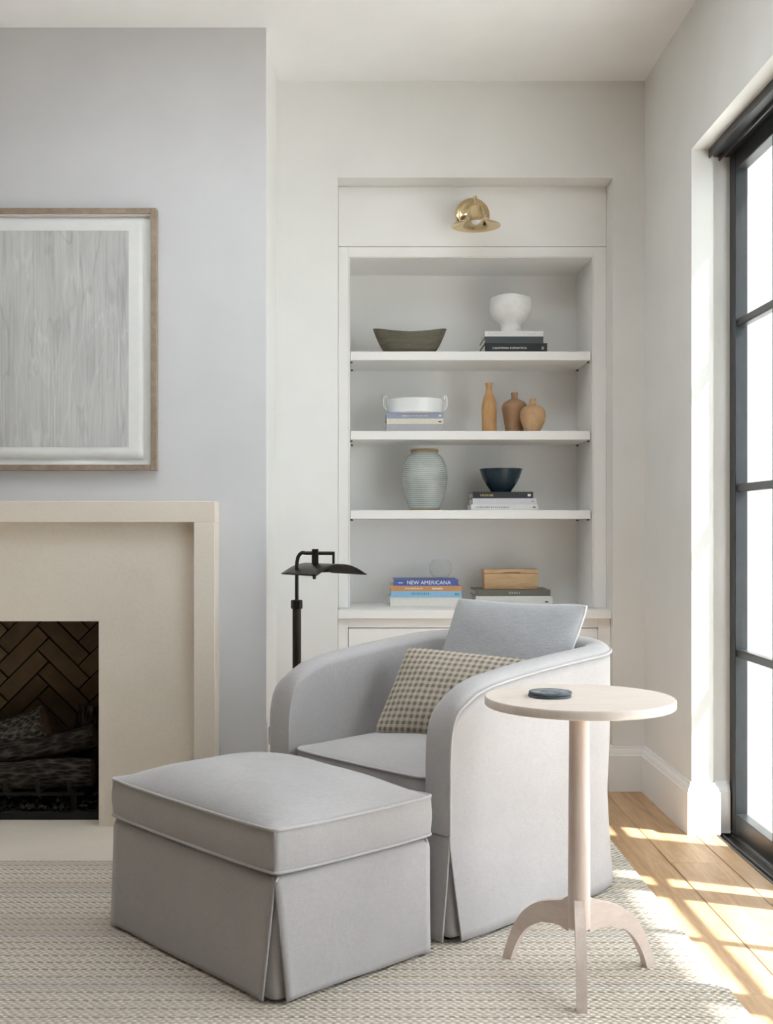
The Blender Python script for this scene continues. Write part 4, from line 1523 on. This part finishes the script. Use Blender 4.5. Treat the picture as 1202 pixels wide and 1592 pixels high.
# front skirt, corner pleats, waist seam
skirt_panel(ch, (0.002, 0), (0.002, CW), (-1, 0), ZW, ZHm, .012, .012, .012, seed=6, wave=.001)
for y, s in ((0.0, 1), (CW, -1)):
    pleat(ch, (0.004, y), (1, 0), (0, s), ZW - .01, ZHm + .008, .008, inset=.012)
tube('welt', [(-.002, CT * .0 + .002, ZW), (-.004, CW / 2, ZW), (-.002, CW - .002, ZW)], 0.0025, 'grey_linen_piping', ch, 6)
box('seat_front', 0.004, .05, CT - .004, CW - CT + .004, .26, .335, 'grey_linen', ch, .006, 2)
# dark plinth
bp = [Vector((p.x, p.y)) - nrm * .03 for p, nrm in path]
link('plinth', prism_mesh('plinth', [(max(.03, q.x), q.y) for q in bp], 0.0, .30), 'dark_lining', ch)
# seat cushion
sc2 = box_cushion(ch, 'seat_cushion', 0.700, CW - 2 * CT - .006, 0.330, 0.414, 0.042, 0.004, 0.05, sag=0.003, seed=9)
sc2.location = (0.012, CT + .003, 0)

# ------------------------------------------------------------------ cushions on the chair
def CL(u, v, z): return CH + UU * u + VV * v + Vector((0, 0, z - RZ))
tp = thing('throw_pillow', 'blue-grey linen square pillow with pale piping leaning on the chair back', 'pillow', CL(.56, .36, .45))
inv = -tp.location
c4 = [CL(.545, .655, .452), CL(.530, .105, .452), CL(.700, .075, .868), CL(.712, .640, .862)]
o, per_ = pillow(tp, 'cover', *[c + inv for c in c4], .075, 'blue_grey_linen', (.56, .46), 0.055, seed=2, back=.7)
tube('piping', per_, 0.0042, 'pale_piping', tp, 8, True)
lpw = thing('lumbar_pillow', 'taupe checked lumbar pillow propped in the armchair seat', 'pillow', (0.25, 3.55, .455))
inv = -lpw.location
c4 = [Vector((.028, 3.590, .458)), Vector((.470, 3.405, .456)), Vector((.575, 3.500, .695)), Vector((.140, 3.690, .722))]
o, per_ = pillow(lpw, 'cover', *[c + inv for c in c4], .060, 'checked_cloth', (.48, .30), 0.035, seed=5, back=.8)

# ------------------------------------------------------------------ side table
TB = Vector((0.524, 2.773, RZ))
TZ = 0.6925 - RZ
st = thing('side_table', 'bleached oak round pedestal side table with three curved legs', 'side table', TB)
lathe('table_top', [(0, TZ - .0215), (.2262, TZ - .0215), (.2287, TZ - .019), (.2287, TZ - .003), (.2262, TZ), (0, TZ)], 'bleached_oak_top', st, (0, 0, 0), 96)
lathe('column', [(0, .120), (.0255, .120), (.0268, .124), (.0268, .20), (.0262, .35), (.0248, .52), (.0236, TZ - .0218), (0, TZ - .0218)], 'bleached_oak', st, (0, 0, 0), 40)
# leg profile in (radius, z): arched bracket with a small shoulder where it meets the column
top = spline([(.022, 0, .194), (.030, 0, .192), (.037, 0, .184), (.052, 0, .179), (.082, 0, .172), (.120, 0, .157), (.155, 0, .128), (.182, 0, .085), (.202, 0, .035), (.212, 0, 0)], 4)
bot = spline([(.188, 0, 0), (.176, 0, .035), (.156, 0, .072), (.130, 0, .099), (.098, 0, .115), (.062, 0, .119), (.042, 0, .116), (.034, 0, .111), (.022, 0, .110)], 4)
prof2 = [(p.x, p.z) for p in top] + [(p.x, p.z) for p in bot]
hw = 0.0123
nn = len(prof2)
T_, B_ = [(p.x, p.z) for p in top], [(p.x, p.z) for p in bot][::-1]
# resample both curves to the same count so the sides are clean quads
def resample(c, n):
    d = [0.0]
    for a, b in zip(c, c[1:]): d.append(d[-1] + math.hypot(b[0] - a[0], b[1] - a[1]))
    out = []
    for k in range(n):
        s = d[-1] * k / (n - 1)
        i = max(i for i in range(len(d)) if d[i] <= s + 1e-12)
        i = min(i, len(c) - 2)
        t = (s - d[i]) / (d[i + 1] - d[i])
        out.append((c[i][0] + (c[i + 1][0] - c[i][0]) * t, c[i][1] + (c[i + 1][1] - c[i][1]) * t))
    return out
n = 30
T2, B2 = resample(T_, n), resample(B_, n)
vs_, fs = [], []
for (a, b) in zip(T2, B2):
    vs_ += [(a[0], -hw, a[1]), (a[0], hw, a[1]), (b[0], hw, b[1]), (b[0], -hw, b[1])]
for i in range(n - 1):
    for k in range(4):
        k2 = (k + 1) % 4
        fs.append((i * 4 + k, i * 4 + k2, (i + 1) * 4 + k2, (i + 1) * 4 + k))
fs += [(0, 1, 2, 3), tuple((n - 1) * 4 + k for k in range(4))]
leg_me = auto(mesh('leg', vs_, fs), 30)
leg_me.materials.append(M['bleached_oak_leg'])
for deg in (261.0, 140.5, 21.0):
    link('leg', leg_me, None, st, (0, 0, 0), (0, 0, math.radians(deg)))

# two stacked coasters
cx_, cy_ = 0.4525, 2.775
def coaster(dx, z, label, top):
    t = thing('coaster', label, 'coaster', (cx_ + dx, cy_, z), 0.4, 'coasters on the side table')
    lathe('disc', [(0, 0), (.0500, 0), (.0522, .0015), (.0522, .0050), (.0505, .0063), (.0475, .0063), (.046, .0056), (0, .0056)], 'coaster_slate', t, (0, 0, 0), 48)
    if top:
        lathe('inlay', [(0, .0057), (.0455, .0057), (.0452, .0061), (0, .0061)], 'coaster_top', t, (0, 0, 0), 48)
coaster(0.0, TZ + RZ + .0003, 'round slate-blue coaster, lower of the two on the table', False)
coaster(0.0015, TZ + RZ + .0068, 'round slate-blue coaster with a pale centre, on top of the other', True)

# ------------------------------------------------------------------ pharmacy floor lamp
LY = 4.20
LX = (461.5 - CX) * LY / F
lm = thing('floor_lamp', 'dark bronze pharmacy floor lamp behind the armchair', 'floor lamp', (LX, LY, 0))
def LZ(py): return EYE - (py - CY) * LY / F
lathe('base', [(0, 0), (.115, 0), (.118, .004), (.116, .012), (.060, .018), (.024, .024), (.018, .034), (0, .034)], 'dark_bronze', lm, (0, 0, 0.0), 40)
lathe('pole', [(0, .03), (.0158, .03), (.0158, LZ(944)), (0, LZ(944))], 'dark_bronze', lm, (0, 0, 0), 20)
lathe('collar', [(0, LZ(947)), (.0175, LZ(947)), (.0215, LZ(945.5)), (.0215, LZ(934)), (.0175, LZ(932.5)), (0, LZ(932.5))], 'dark_bronze', lm, (0, 0, 0), 6)
zarm = LZ(860)
ax_ = math.sin(math.radians(35)); ay_ = -math.cos(math.radians(35))
hx = (490.5 - CX) * LY / F - LX          # shade middle relative to the pole
pth = [(0, 0, LZ(934)), (0, 0, LZ(890)), (0.0, 0, LZ(880))] + [tuple(p) for p in spline([(0.001, 0, LZ(873)), (0.006, 0, LZ(865)), (0.018, 0, zarm + .001), (0.034, 0, zarm)], 5)] + [(hx, 0, zarm), (hx + .070, 0, zarm - .0005)]
tube('arm', pth, 0.0068, 'dark_bronze', lm, 12)
box('drop_post', hx + .062, hx + .071, -.006, .006, LZ(877), zarm + .006, 'dark_bronze', lm, .001, 1)
box('swivel_block', hx - .013, hx + .011, -.013, .013, LZ(877), LZ(853.5), 'dark_bronze', lm, .002, 1)
# arched shade: barrel section, tilted round so its open end faces the camera side
Ls, Ws, Hs = 0.235, 0.222, 0.042
vs_, fs = [], []
NA, NL = 20, 8
zsh = LZ(876.5)
axv, pev = Vector((ax_, ay_, 0)), Vector((-ay_, ax_, 0))
for i in range(NL + 1):
    s = (i / NL - .5)
    for k in range(NA + 1):
        t = k / NA * 2 - 1
        wv_ = Ws
        q = Vector((hx + .030, 0, 0)) + axv * (s * Ls) + pev * (t * wv_ / 2)
        zz = zsh - Hs * (abs(t) ** 2.0) * (1 - .05 * abs(t)) + .003 * (abs(t) > .97)
        vs_.append((q.x, q.y, zz))
for i in range(NL):
    for k in range(NA):
        a = i * (NA + 1) + k
        fs.append((a, a + 1, a + NA + 2, a + NA + 1))
o = link('shade', mesh('shade', vs_, fs, True), 'dark_bronze', lm)
md = o.modifiers.new('sheet', 'SOLIDIFY'); md.thickness = 0.003; md.offset = 0
lin = link('shade_lining', mesh('shade_lining', [(v_[0], v_[1], v_[2] - .0028) for v_ in vs_], list(fs), True), 'dark_lining', lm)
ec = []
for k in range(NA + 1):
    q = Vector(vs_[k]); ec.append(q + Vector((axv.x * .003, axv.y * .003, 0)))
link('shade_end', mesh('shade_end', ec, [tuple(range(NA + 1))]), 'dark_bronze', lm)
lathe('knob', [(0, -.012), (.005, -.012), (.007, -.006), (.007, 0), (0, 0)], 'dark_bronze', lm, (hx - .004, 0, zsh - Hs - .003), 12)
tube('bulb_holder', [Vector((hx, 0, zsh - .016)) + axv * -.05, Vector((hx, 0, zsh - .016)) + axv * .02], .011, 'dark_bronze', lm, 12)
tube('stem', [Vector((hx - .004, 0, zsh - Hs - .004)), Vector((hx - .004, 0, zsh - .002))], .003, 'dark_bronze', lm, 8)
